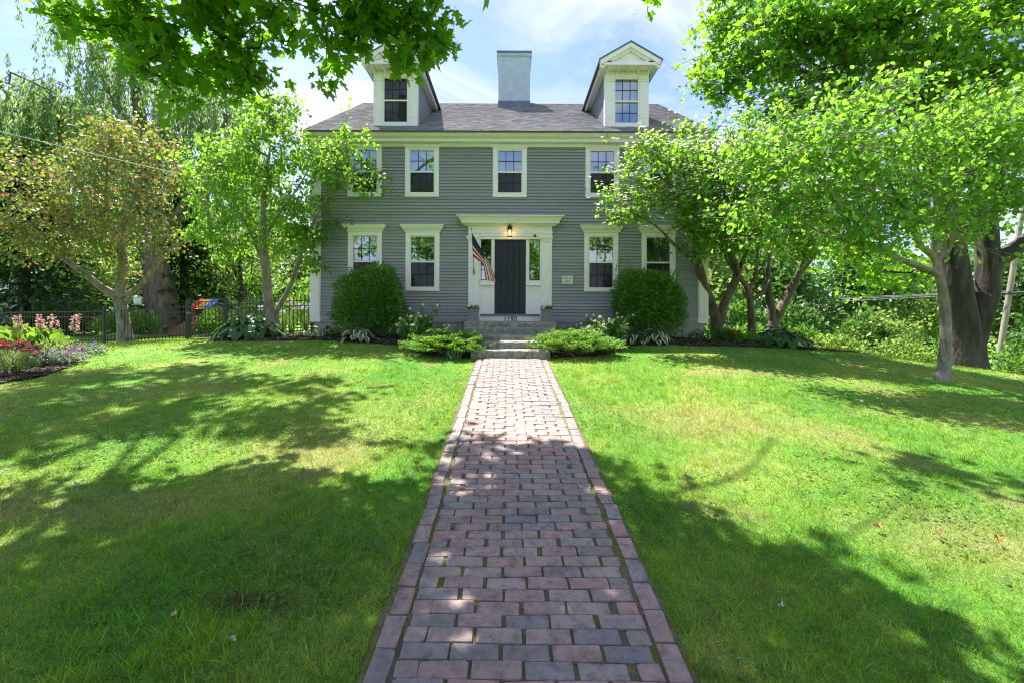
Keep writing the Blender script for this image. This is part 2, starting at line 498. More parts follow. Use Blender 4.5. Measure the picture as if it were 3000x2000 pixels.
def lawn_colour(nt):
    """patchy lawn colour, shared by soil sheet and blades"""
    a = pos_noise(nt, 0.55, 4, 0.6)
    c = ramp(nt, a.outputs['Fac'], [(0.34, (0.080, 0.305, 0.018)), (0.50, (0.175, 0.36, 0.032)), (0.66, (0.34, 0.42, 0.095))]).outputs['Color']
    t1 = pos_noise(nt, 7.0, 4, 0.65)
    c = mixc(nt, c, ramp(nt, t1.outputs['Fac'], [(0.30, (0.62, 0.66, 0.7)), (0.5, (1, 1, 1)), (0.72, (1.35, 1.2, 1.1))]).outputs['Color'], 1.0, 'MULTIPLY')
    b = pos_noise(nt, 0.9, 5, 0.62, mapping=(1.0, 1.0, 0.0))
    d = ramp(nt, b.outputs['Fac'], [(0.56, (0, 0, 0)), (0.72, (0.75, 0.75, 0.75))]).outputs['Color']
    c = mixc(nt, c, (0.34, 0.28, 0.13), d)
    # dry and bare spots that the lawn itself has
    g = nt.nodes.new('ShaderNodeNewGeometry')
    wob = pos_noise(nt, 2.4, 4, 0.65)
    for (cx, cy_, rx, ry, col, s) in ((-3.3, 3.55, 1.35, 0.42, (0.36, 0.30, 0.15), 0.42), (3.2, 3.1, 0.9, 0.5, (0.38, 0.34, 0.15), 0.42), (-1.45, 2.5, 0.30, 0.10, (0.10, 0.075, 0.05), 0.95), (-2.0, 1.75, 0.35, 0.14, (0.11, 0.08, 0.05), 0.9),
                                     (4.2, 8.6, 1.5, 0.35, (0.40, 0.33, 0.19), 0.5), (2.2, 5.6, 1.1, 0.8, (0.34, 0.30, 0.12), 0.5), (-1.9, 4.6, 0.8, 0.5, (0.34, 0.29, 0.13), 0.5)):
        mpn = nt.nodes.new('ShaderNodeMapping'); mpn.vector_type = 'TEXTURE'
        mpn.inputs['Location'].default_value = (cx, cy_, 0); mpn.inputs['Scale'].default_value = (rx, ry, 1000.0)
        nt.links.new(g.outputs['Position'], mpn.inputs['Vector'])
        ln = nt.nodes.new('ShaderNodeVectorMath'); ln.operation = 'LENGTH'
        nt.links.new(mpn.outputs['Vector'], ln.inputs[0])
        ad = nt.nodes.new('ShaderNodeMath'); ad.operation = 'MULTIPLY_ADD'; ad.inputs[1].default_value = 1.9; 
        nt.links.new(wob.outputs['Fac'], ad.inputs[0]); nt.links.new(ln.outputs['Value'], ad.inputs[2])
        f = ramp(nt, ad.outputs[0], [(0.0, (s, s, s)), (0.1, (s, s, s)), (1.0, (0, 0, 0))])
        mr = nt.nodes.new('ShaderNodeMapRange'); mr.inputs['From Min'].default_value = 1.15; mr.inputs['From Max'].default_value = 2.1
        nt.links.new(ad.outputs[0], mr.inputs['Value']); nt.links.new(mr.outputs['Result'], f.inputs['Fac'])
        c = mixc(nt, c, col, f.outputs['Color'])
    return c

def ground_mat():
    m, nt, p, o = nodes_of('lawn_soil')
    c = lawn_colour(nt)
    n = pos_noise(nt, 45, 5, 0.7)
    f = ramp(nt, n.outputs['Fac'], [(0.3, (0.35, 0.35, 0.3)), (0.7, (1.0, 1.0, 0.9))]).outputs['Color']
    c = mixc(nt, c, f, 1.0, 'MULTIPLY')
    nt.links.new(c, p.inputs['Base Color'])
    nt.links.new(bump(nt, n.outputs['Fac'], 1.0, 0.03), p.inputs['Normal'])
    p.inputs['Roughness'].default_value = 0.95
    return m
M['ground'] = ground_mat()

def grass_mat():
    m, nt, p, o = nodes_of('grass_blade')
    c = lawn_colour(nt)
    at = nt.nodes.new('ShaderNodeAttribute'); at.attribute_name = 'rnd'
    f = ramp(nt, at.outputs['Fac'], [(0.0, (0.72, 0.75, 0.7)), (0.85, (1.25, 1.2, 1.1)), (0.93, (1.3, 1.2, 1.1)), (1.0, (2.6, 1.75, 2.6))]).outputs['Color']
    c = mixc(nt, c, f, 1.0, 'MULTIPLY')
    nt.links.new(c, p.inputs['Base Color'])
    p.inputs['Roughness'].default_value = 0.5
    p.inputs['Specular IOR Level'].default_value = 0.18
    tr = nt.nodes.new('ShaderNodeBsdfTranslucent')
    nt.links.new(mixc(nt, c, (0.50, 0.66, 0.06), 0.5), tr.inputs['Color'])
    ms = nt.nodes.new('ShaderNodeMixShader'); ms.inputs['Fac'].default_value = 0.42
    nt.links.new(p.outputs['BSDF'], ms.inputs[1]); nt.links.new(tr.outputs['BSDF'], ms.inputs[2])
    nt.links.new(ms.outputs['Shader'], o.inputs['Surface'])
    return m
M['grass'] = grass_mat()

M['mulch'] = surf('dark_mulch', (0.022, 0.016, 0.013), (0.075, 0.055, 0.046), 35, 0.95, 0.9, 70, 0.03)
M['chip'] = leafmat('mulch_chip', (0.035, 0.024, 0.02), (0.16, 0.12, 0.10), (0.1, 0.07, 0.06), 0.0, 0.9, 0.2)

M['l_maple'] = leafmat('maple_leaf', (0.040, 0.135, 0.010), (0.16, 0.33, 0.028), (0.40, 0.80, 0.03), 0.58, 0.42, 0.35)
M['l_dog'] = leafmat('dogwood_leaf', (0.045, 0.15, 0.012), (0.18, 0.37, 0.04), (0.44, 0.80, 0.04), 0.55, 0.40, 0.35)
M['l_ovate'] = leafmat('ovate_leaf', (0.045, 0.15, 0.016), (0.19, 0.37, 0.055), (0.42, 0.80, 0.05), 0.56, 0.45, 0.25)
M['l_plum'] = leafmat('bronze_green_leaf', (0.09, 0.175, 0.022), (0.22, 0.25, 0.05), (0.44, 0.54, 0.07), 0.45, 0.36, 0.5)
M['l_plumred'] = leafmat('red_leaf', (0.34, 0.10, 0.05), (0.46, 0.22, 0.08), (0.6, 0.28, 0.1), 0.4, 0.4)
M['l_willow'] = leafmat('willow_leaf', (0.10, 0.19, 0.05), (0.20, 0.31, 0.11), (0.5, 0.72, 0.24), 0.52)
M['l_conifer'] = leafmat('conifer_needle', (0.022, 0.065, 0.022), (0.06, 0.13, 0.04), (0.12, 0.24, 0.05), 0.3, 0.6)
M['l_wood'] = leafmat('woodland_leaf', (0.045, 0.14, 0.018), (0.12, 0.25, 0.035), (0.34, 0.6, 0.06), 0.46, 0.5)
M['l_woodlight'] = leafmat('light_woodland_leaf', (0.095, 0.19, 0.03), (0.21, 0.32, 0.065), (0.5, 0.68, 0.12), 0.45, 0.5)
M['l_deep'] = leafmat('deep_green_leaf', (0.028, 0.10, 0.018), (0.08, 0.19, 0.035), (0.2, 0.42, 0.05), 0.36, 0.5)
M['l_yew'] = leafmat('yew_spray', (0.035, 0.135, 0.018), (0.16, 0.32, 0.04), (0.28, 0.55, 0.05), 0.36, 0.40)
M['l_juniper'] = leafmat('juniper_spray', (0.065, 0.18, 0.022), (0.17, 0.33, 0.04), (0.32, 0.58, 0.05), 0.32, 0.55)
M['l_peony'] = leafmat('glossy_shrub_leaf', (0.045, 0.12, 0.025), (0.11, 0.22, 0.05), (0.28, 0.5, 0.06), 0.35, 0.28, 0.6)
M['l_iris'] = leafmat('iris_blade', (0.08, 0.18, 0.04), (0.18, 0.30, 0.06), (0.38, 0.6, 0.08), 0.4, 0.45)
M['l_pale'] = leafmat('pale_feathery_leaf', (0.13, 0.21, 0.07), (0.27, 0.36, 0.13), (0.45, 0.6, 0.15), 0.4, 0.5)
M['l_lime'] = leafmat('lime_leaf', (0.10, 0.24, 0.025), (0.20, 0.36, 0.05), (0.4, 0.62, 0.06), 0.42, 0.4)
M['l_burgundy'] = leafmat('burgundy_leaf', (0.045, 0.035, 0.025), (0.17, 0.07, 0.06), (0.25, 0.1, 0.06), 0.3, 0.3, 0.6)
M['l_silver'] = leafmat('silver_green_leaf', (0.14, 0.19, 0.13), (0.33, 0.38, 0.28), (0.35, 0.45, 0.25), 0.3, 0.5)
M['l_clover'] = leafmat('clover_leaf', (0.040, 0.135, 0.018), (0.09, 0.215, 0.035), (0.24, 0.5, 0.05), 0.38, 0.45)
M['p_white'] = leafmat('white_bract', (0.66, 0.68, 0.52), (0.8, 0.8, 0.7), (0.8, 0.8, 0.6), 0.3, 0.6)
M['p_pink'] = leafmat('pink_petal', (0.60, 0.25, 0.38), (0.75, 0.42, 0.52), (0.8, 0.4, 0.5), 0.3, 0.6)
M['p_bud_glint'] = leafmat('pale_bud_and_leaf_glint', (0.66, 0.58, 0.58), (0.8, 0.74, 0.74), (0.8, 0.7, 0.7), 0.3, 0.6)  # peony buds, and pale clusters that paint glints on the leaves
M['p_coral'] = leafmat('coral_pink_petal', (0.58, 0.26, 0.26), (0.75, 0.45, 0.42), (0.8, 0.4, 0.4), 0.3, 0.6)
M['p_magenta'] = leafmat('magenta_petal', (0.50, 0.06, 0.36), (0.68, 0.2, 0.55), (0.8, 0.3, 0.6), 0.3, 0.6)
M['p_purple'] = leafmat('purple_petal', (0.25, 0.13, 0.55), (0.45, 0.32, 0.72), (0.5, 0.4, 0.8), 0.3, 0.6)
M['p_red'] = leafmat('red_petal', (0.55, 0.03, 0.015), (0.72, 0.14, 0.03), (0.8, 0.2, 0.05), 0.3, 0.6)
M['p_orange'] = leafmat('orange_petal', (0.65, 0.16, 0.02), (0.75, 0.3, 0.04), (0.8, 0.3, 0.05), 0.3, 0.6)
M['p_lilac'] = leafmat('lilac_petal', (0.48, 0.36, 0.62), (0.62, 0.52, 0.75), (0.6, 0.5, 0.8), 0.3, 0.6)
M['l_dry'] = leafmat('dry_leaf', (0.20, 0.09, 0.035), (0.40, 0.22, 0.09), (0.4, 0.22, 0.1), 0.2, 0.6)

def hosta_mat(name, edge, mid):
    m, nt, p, o = nodes_of(name)
    at = nt.nodes.new('ShaderNodeAttribute'); at.attribute_name = 'rnd'
    c = ramp(nt, at.outputs['Fac'], [(0.0, mid), (0.49, mid), (0.51, edge), (1.0, edge)]).outputs['Color']
    nt.links.new(c, p.inputs['Base Color'])
    p.inputs['Roughness'].default_value = 0.38
    tr = nt.nodes.new('ShaderNodeBsdfTranslucent'); nt.links.new(mixc(nt, c, (0.3, 0.5, 0.05), 0.4), tr.inputs['Color'])
    ms = nt.nodes.new('ShaderNodeMixShader'); ms.inputs['Fac'].default_value = 0.25
    nt.links.new(p.outputs['BSDF'], ms.inputs[1]); nt.links.new(tr.outputs['BSDF'], ms.inputs[2])
    nt.links.new(ms.outputs['Shader'], o.inputs['Surface'])
    return m
M['hosta'] = hosta_mat('green_hosta_leaf', (0.05, 0.135, 0.028), (0.035, 0.11, 0.025))
M['hosta_var'] = hosta_mat('white_edged_hosta_leaf', (0.62, 0.62, 0.44), (0.07, 0.16, 0.045))

# ------------------------------------------------------------------ ground, beds
def axis(lo, hi, fine_lo, fine_hi, step, coarse):
    a = list(np.arange(fine_lo, fine_hi + 1e-6, step))
    g = step; v = fine_hi
    while v < hi:
        g *= 1.35; v += g; a.append(min(v, hi))
    g = step; v = fine_lo
    while v > lo:
        g *= 1.35; v -= g; a.insert(0, max(v, lo))
    return np.array(a)
gx_ = axis(-700, 700, -20, 20, 0.5, 0); gy_ = axis(-120, 1300, -2, 22, 0.5, 0)
GX, GY = np.meshgrid(gx_, gy_)
GV = np.stack([GX, GY, ground_z(GX, GY)], -1).reshape(-1, 3)
nx, ny = len(gx_), len(gy_)
ii = np.arange((nx - 1) * (ny - 1)); r_, c_ = ii // (nx - 1), ii % (nx - 1)
GF = np.stack([r_ * nx + c_, r_ * nx + c_ + 1, (r_ + 1) * nx + c_ + 1, (r_ + 1) * nx + c_], -1)
ground = link(bpy.data.objects.new('ground', fast_mesh('ground', GV, GF, M['ground'], smooth=True)))
tag(ground, 'patchy green lawn rising gently to the grey house', kind='structure')

BEDX = [-9.2, -8.6, -8, -6.5, -5, -3, -2.5, -1.8, -0.9, 0.9, 1.9, 2.6, 3, 5, 7, 9, 10.4]
BEDY = [13.0, 12.5, 12.0, 11.85, 11.6, 11.35, 10.7, 9.95, 9.8, 9.8, 9.95, 10.7, 11.2, 11.4, 11.9, 12.5, 13.3]
def in_house_bed(x, y):
    e = np.interp(x, BEDX, BEDY, left=99, right=99)
    back = np.where(x < -5.85, 13.75, np.where(x > 5.7, 14.0, 13.35))
    return (y > e) & (y < back)
FBED = [(-9.4, 6.5), (-8.35, 7.1), (-8.0, 7.8), (-8.4, 8.7), (-9.0, 9.7), (-9.7, 10.6), (-10.6, 11.5), (-12.5, 12.2), (-15, 12), (-16, 9), (-12, 6)]
def in_poly(x, y, poly):
    x = np.asarray(x); y = np.asarray(y)
    r = np.zeros(x.shape, bool)
    n = len(poly)
    for i in range(n):
        x1, y1 = poly[i]; x2, y2 = poly[(i + 1) % n]
        c = ((y1 > y) != (y2 > y)) & (x < (x2 - x1) * (y - y1) / (y2 - y1 + 1e-12) + x1)
        r ^= c
    return r
def bed_mesh(name, test, x0, x1, y0, y1, st, label):
    xs = np.arange(x0, x1, st); ys = np.arange(y0, y1, st)
    A, B = np.meshgrid(xs, ys)
    inside = test(A, B)
    Z = ground_z(A, B) + 0.012 + rng.uniform(0, 0.03, A.shape)
    V = np.stack([A, B, Z], -1).reshape(-1, 3)
    n = len(xs); F = []
    for j in range(len(ys) - 1):
        for i in range(n - 1):
            if inside[j, i] and inside[j, i + 1] and inside[j + 1, i] and inside[j + 1, i + 1]:
                F.append((j * n + i, j * n + i + 1, (j + 1) * n + i + 1, (j + 1) * n + i))
    o = link(bpy.data.objects.new(name, fast_mesh(name, V, np.array(F), M['mulch'])))
    tag(o, label, kind='structure')
    # loose chips of bark
    N = int(len(F) * st * st * 420)
    px = rng.uniform(x0, x1, N * 3); py = rng.uniform(y0, y1, N * 3)
    k = test(px, py); px = px[k][:N]; py = py[k][:N]
    pz = ground_z(px, py) + 0.045
    leaf_cloud('bark_chips', np.stack([px, py, pz], -1), rand_dirs(len(px), 0.25), np.array([0, 0, 1.0]) + rng.normal(0, 0.45, (len(px), 3)),
               rng.uniform(0.03, 0.08, len(px)), T_DIAMOND, M['chip'], o, width=0.5)['kind'] = 'stuff'
    return o

# ------------------------------------------------------------------ leaf clouds
def unit(a):
    return a / np.maximum(np.linalg.norm(a, axis=-1, keepdims=True), 1e-9)
def rand_dirs(n, zs=1.0):
    d = rng.normal(0, 1, (n, 3)); d[:, 2] *= zs
    return unit(d)
# templates: (side, along, lift) and triangles
T_DIAMOND = (np.array([(0, 0, 0), (0.5, 0.45, 0.10), (0, 1, 0), (-0.5, 0.45, 0.10)], float), np.array([(0, 1, 2), (0, 2, 3)]))
T_OVATE = (np.array([(0, 0, 0), (0.42, 0.28, 0.07), (0.40, 0.62, 0.05), (0, 1, -0.14), (-0.40, 0.62, 0.05), (-0.42, 0.28, 0.07), (0, 0.45, 0)], float),
           np.array([(0, 1, 6), (1, 2, 6), (2, 3, 6), (3, 4, 6), (4, 5, 6), (5, 0, 6)]))
_h = [(0.34, -0.06), (0.27, 0.14), (0.56, 0.40), (0.36, 0.44), (0.17, 0.50), (0.24, 0.74), (0.12, 0.76)]
_ml = [(0, 0.0)] + _h + [(0, 1.0)] + [(-a, b) for a, b in reversed(_h)]
T_MAPLE = (np.array([(a * 1.0, b, 0.10 * abs(a) - 0.12 * max(b - 0.5, 0)) for a, b in _ml] + [(0, 0.32, 0)], float),
           np.array([(i, (i + 1) % len(_ml), len(_ml)) for i in range(len(_ml))]))
_h2 = [(0.30, -0.04), (0.25, 0.16), (0.54, 0.42), (0.20, 0.52)]
_ml2 = [(0, 0.0)] + _h2 + [(0, 1.0)] + [(-a, b) for a, b in reversed(_h2)]
T_MAPLE2 = (np.array([(a * 1.0, b, 0.10 * abs(a) - 0.12 * max(b - 0.5, 0)) for a, b in _ml2] + [(0, 0.32, 0)], float),
            np.array([(i, (i + 1) % len(_ml2), len(_ml2)) for i in range(len(_ml2))]))
T_BLADE = (np.array([(0.5, 0, 0), (-0.5, 0, 0), (0.32, 0.55, 0.0), (-0.32, 0.55, 0.0), (0, 1, -0.12)], float), np.array([(0, 2, 1), (1, 2, 3), (2, 4, 3)]))

def leaf_cloud(name, pos, axis_, normal, size, template, mat, parent=None, width=1.0, rnd=None):
    tv, tf = template
    pos = np.asarray(pos, float); n = len(pos)
    ax = unit(np.asarray(axis_, float) + np.zeros((n, 3)))
    nr = np.asarray(normal, float) + np.zeros((n, 3))
    sd = unit(np.cross(ax, nr)); nr = np.cross(sd, ax)
    size = (np.asarray(size, float) + np.zeros(n))[:, None, None]
    V = pos[:, None, :] + size * (tv[None, :, 0:1] * width * sd[:, None, :] + tv[None, :, 1:2] * ax[:, None, :] + tv[None, :, 2:3] * nr[:, None, :])
    F = (tf[None] + (np.arange(n) * len(tv))[:, None, None]).reshape(-1, 3)
    if rnd is None:
        rnd = rng.uniform(0, 1, n)
    R = np.repeat(rnd, len(tf))
    o = bpy.data.objects.new(name, fast_mesh(name, V.reshape(-1, 3), F, mat, R))
    return link(o, parent)

# ------------------------------------------------------------------ brick path
bed_mesh('mulch_bed', in_house_bed, -9.2, 10.5, 9.7, 14.1, 0.1, 'dark mulch bed along the front of the house')
bed_mesh('flower_bed', lambda x, y: in_poly(x, y, FBED), -16.2, -7.8, 5.9, 12.4, 0.12, 'mulched flower bed at the edge of the lawn')

def path_cx(y): return 0.08 * (9.7 - y) / 7.7
def path_z(y): return 0.085 * y
PW = 0.60
ys = np.linspace(0.6, 9.75, 150)
PXS = (-0.80, -0.745, -0.5, -0.25, 0.0, 0.25, 0.5, 0.745, 0.80)
V = []; F = []
for i, y in enumerate(ys):
    for sx in PXS:
        xx = path_cx(y) + sx
        V.append((xx, y, path_z(y) + (0.0225 + 0.008 * math.sin(1.7 * y + 2 * xx) if abs(sx) < 0.78 else -0.03)))
    if i:
        for k in range(8):
            a = (i - 1) * 9 + k
            F.append((a, a + 1, a + 10, a + 9))
path = mobj('brick_path', V, F, M['joint'])
tag(path, 'brick front path with mossy joints leading to the granite steps', kind='structure')

def brick_verts(lx, ly, r):
    """irregular rounded brick, long side on x, centred, top at z=0"""
    a, b = lx / 2, ly / 2
    pts = []
    for (sx, sy) in ((1, -1), (1, 1), (-1, 1), (-1, -1)):
        c1 = r.uniform(0.002, 0.008); c2 = r.uniform(0.002, 0.007)
        if r.random() < 0.10: c1 *= 3.0; c2 *= 2.2
        jx, jy = r.uniform(-0.004, 0.004), r.uniform(-0.003, 0.003)
        X, Y = sx * a + jx, sy * b + jy
        p1, p2 = (X, Y - sy * c2), (X - sx * c1, Y)
        pts += [p1, p2] if sx * sy > 0 else [p2, p1]
    n = len(pts)
    top = [(x * (1 - 0.002 / a), y * (1 - 0.002 / b), 0.0 + r.uniform(-0.001, 0.001)) for x, y in pts]
    mid = [(x, y, -0.003) for x, y in pts]
    bot = [(x, y, -0.06) for x, y in pts]
    v = top + mid + bot
    f = [tuple(range(n))]
    for k in (0, 1):
        f += [(k * n + (i + 1) % n, k * n + i, (k + 1) * n + i, (k + 1) * n + (i + 1) % n) for i in range(n)]
    return v, f
rb = random.Random(3)
FULL = [brick_verts(0.2225, 0.0925, rb) for _ in range(8)]
HALF = [brick_verts(0.105, 0.0915, rb) for _ in range(5)]
EDGE = [brick_verts(0.205, 0.100, rb) for _ in range(6)]
def brick_mesh(v, f):
    me = mesh_from('brick', v, f, M['brick'])
    a = me.attributes.new('rnd', 'FLOAT', 'FACE')
    return me
FM = [brick_mesh(*b) for b in FULL]; HM = [brick_mesh(*b) for b in HALF]; EM = [brick_mesh(*b) for b in EDGE]
spots = []
y = 1.55; k = 0
while y < 9.63:
    cx = path_cx(y)
    slide = rb.uniform(-0.02, 0.02)
    if k % 2 == 0:
        for j in range(5):
            spots.append((cx + (j - 2) * 0.24 + rb.uniform(-0.006, 0.006) + slide * 0.3, y, 'f', rb.uniform(-0.02, 0.02)))
    else:
        for j in range(4):
            spots.append((cx + (j - 1.5) * 0.24 + rb.uniform(-0.006, 0.006) + slide, y, 'f', rb.uniform(-0.02, 0.02)))
        spots.append((cx - 0.548, y, 'h', rb.uniform(-0.03, 0.03)))
        spots.append((cx + 0.548, y, 'h', rb.uniform(-0.03, 0.03)))
    y += 0.0977 + rb.uniform(-0.0015, 0.0015); k += 1
for sgn in (-1, 1):
    y = 1.6 + (0.05 if sgn > 0 else 0)
    while y < 9.6:
        wob = 0.012 * math.sin(y * 2.1 + sgn) + rb.uniform(-0.008, 0.008)
        spots.append((path_cx(y) + sgn * (0.675 + wob), y, 'e', math.pi / 2 + rb.uniform(-0.04, 0.04) + path_cx(0) * 0))
        y += 0.217 + rb.uniform(-0.004, 0.006)
spots.sort(key=lambda s: s[1])
restV = []; restF = []; restR = []
for i, (x, y, t, rz) in enumerate(spots):
    lst, src = {'f': (FM, FULL), 'h': (HM, HALF), 'e': (EM, EDGE)}[t]
    q = rb.randrange(len(lst))
    z = path_z(y) + 0.034 + rb.uniform(-0.004, 0.004) + 0.008 * math.sin(1.7 * y + 2 * x)
    rot = Euler((math.atan(0.085) + rb.uniform(-0.02, 0.02), rb.uniform(-0.02, 0.02), rz))
    if t == 'e':
        rot = Euler((rb.uniform(-0.02, 0.02), math.atan(0.085) * (-1) + rb.uniform(-0.02, 0.02), rz))
    if i < 296:
        o = bpy.data.objects.new('brick', lst[q]); link(o, path)
        o.location = (x, y, z); o.rotation_euler = rot
    else:
        mt = Matrix.Translation((x, y, z)) @ rot.to_matrix().to_4x4()
        v, f = src[q]; o0 = len(restV)
        restV += [tuple(mt @ Vector(p)) for p in v]; restF += [tuple(a + o0 for a in ff) for ff in f]
        restR += [rb.random()] * len(f)
me = mesh_from('bricks_beyond', restV, restF, M['brick'])
a = me.attributes.new('rnd', 'FLOAT', 'FACE'); a.data.foreach_set('value', restR)
tag(link(bpy.data.objects.new('paving_bricks', me), path), kind='stuff')

# ------------------------------------------------------------------ granite steps
steps = thing('granite_steps', 'five grey granite steps up to the navy front door', 'steps', (0, 10.5, 0.9))
def slab(x0, x1, yf, yb, z0, z1, seed, rough=0.012):
    r = random.Random(seed)
    n = 26
    prof_n = 6
    V = []; F = []
    for i in range(n + 1):
        t = i / n; x = x0 + (x1 - x0) * t
        e = 0.0 if 0 < i < n else 0.012
        w1, w2, w3 = r.uniform(-1, 1), r.uniform(-1, 1), r.uniform(-1, 1)
        sy = 0.012 * math.sin(5 * t + seed)
        V += [(x, yf + sy + w1 * rough * .6 + e, z0), (x, yf + sy + w2 * rough + e, (z0 + z1) / 2), (x, yf + sy + 0.008 + w3 * rough + e, z1 - 0.018 + w1 * rough * .7),
              (x, yf + sy + 0.03 + w2 * rough * .6 + e, z1 + w1 * 0.002), (x, yb, z1), (x, yb, z0)]
    for i in range(n):
        for k in range(prof_n):
            a = i * prof_n + k; b = i * prof_n + (k + 1) % prof_n
            F.append((a, a + prof_n, b + prof_n, b))
    F.append(tuple(range(prof_n))); F.append(tuple(range(n * prof_n + prof_n - 1, n * prof_n - 1, -1)))
    return V, F
for (x0, x1, yf, yb, z0, z1, sd, ro) in [(-0.88, 0.82, 9.70, 10.3, 0.72, 1.021, 1, 0.014), (-0.88, 0.84, 10.10, 10.95, 0.85, 1.171, 2, 0.016),
                                         (-1.12, 1.02, 10.70, 11.3, 0.95, 1.294, 3, 0.005), (-1.17, 1.07, 11.10, 11.7, 1.0, 1.442, 4, 0.005), (-1.21, 1.12, 11.50, 13.24, 1.0, 1.576, 5, 0.006)]:
    v, f = slab(x0, x1, yf, yb, z0, z1, sd, ro)
    mobj('step', v, f, M['granite'], steps, smooth=False)

# ------------------------------------------------------------------ the house
YF = 13.3
XL, XR = -5.89, 5.72
house = thing('house', 'grey clapboard colonial house with white trim and two dormers', 'house', (-0.08, YF, 1.1))
def fx(px, d=YF): return PX(px, d)
def fz(py, d=YF): return PZ(py, d)
openings = []      # rectangles of trim on the facade that interrupt the clapboards
glassholes = []

CURT = {}
def make_curtain(name, x0, x1, z0, z1, y, parent, flare=0.0, mat='curtain'):
    """folded cloth between x0..x1, gathered towards x0 at the bottom when flare>0"""
    n, mrow = 30, 8
    V = []; F = []
    for j in range(mrow + 1):
        t = j / mrow; z = z1 + (z0 - z1) * t
        for i in range(n + 1):
            u = i / n
            xx = x0 + (x1 - x0) * u * (1 - flare * t)
            V.append((xx, y + 0.022 * math.sin(u * 30) + 0.01 * math.sin(u * 11 + t), z))
    for j in range(mrow):
        for i in range(n):
            a = j * (n + 1) + i
            F.append((a, a + 1, a + n + 2, a + n + 1))
    return mobj(name, V, F, M[mat], parent, smooth=True)

def panes(win, x0, x1, z0, z1, y, nx_, nz_, glass, muntin=0.022):
    wx = (x1 - x0) / nx_; wz = (z1 - z0) / nz_
    for i in range(nx_):
        for j in range(nz_):
            a, b = x0 + i * wx + muntin * .3, x0 + (i + 1) * wx - muntin * .3
            c, d = z0 + j * wz + muntin * .3, z0 + (j + 1) * wz - muntin * .3
            tl = rng.normal(0, 0.0015, 4)
            box('pane', a, b, y, y + 0.006, c, d, M[glass], win)
    for i in range(1, nx_):
        box('muntin', x0 + i * wx - muntin / 2, x0 + i * wx + muntin / 2, y - 0.004, y + 0.02, z0, z1, M['muntin'], win)
    for j in range(1, nz_):
        box('muntin', x0, x1, y - 0.0065, y + 0.017, z0 + j * wz - muntin / 2, z0 + j * wz + muntin / 2, M['muntin'], win)

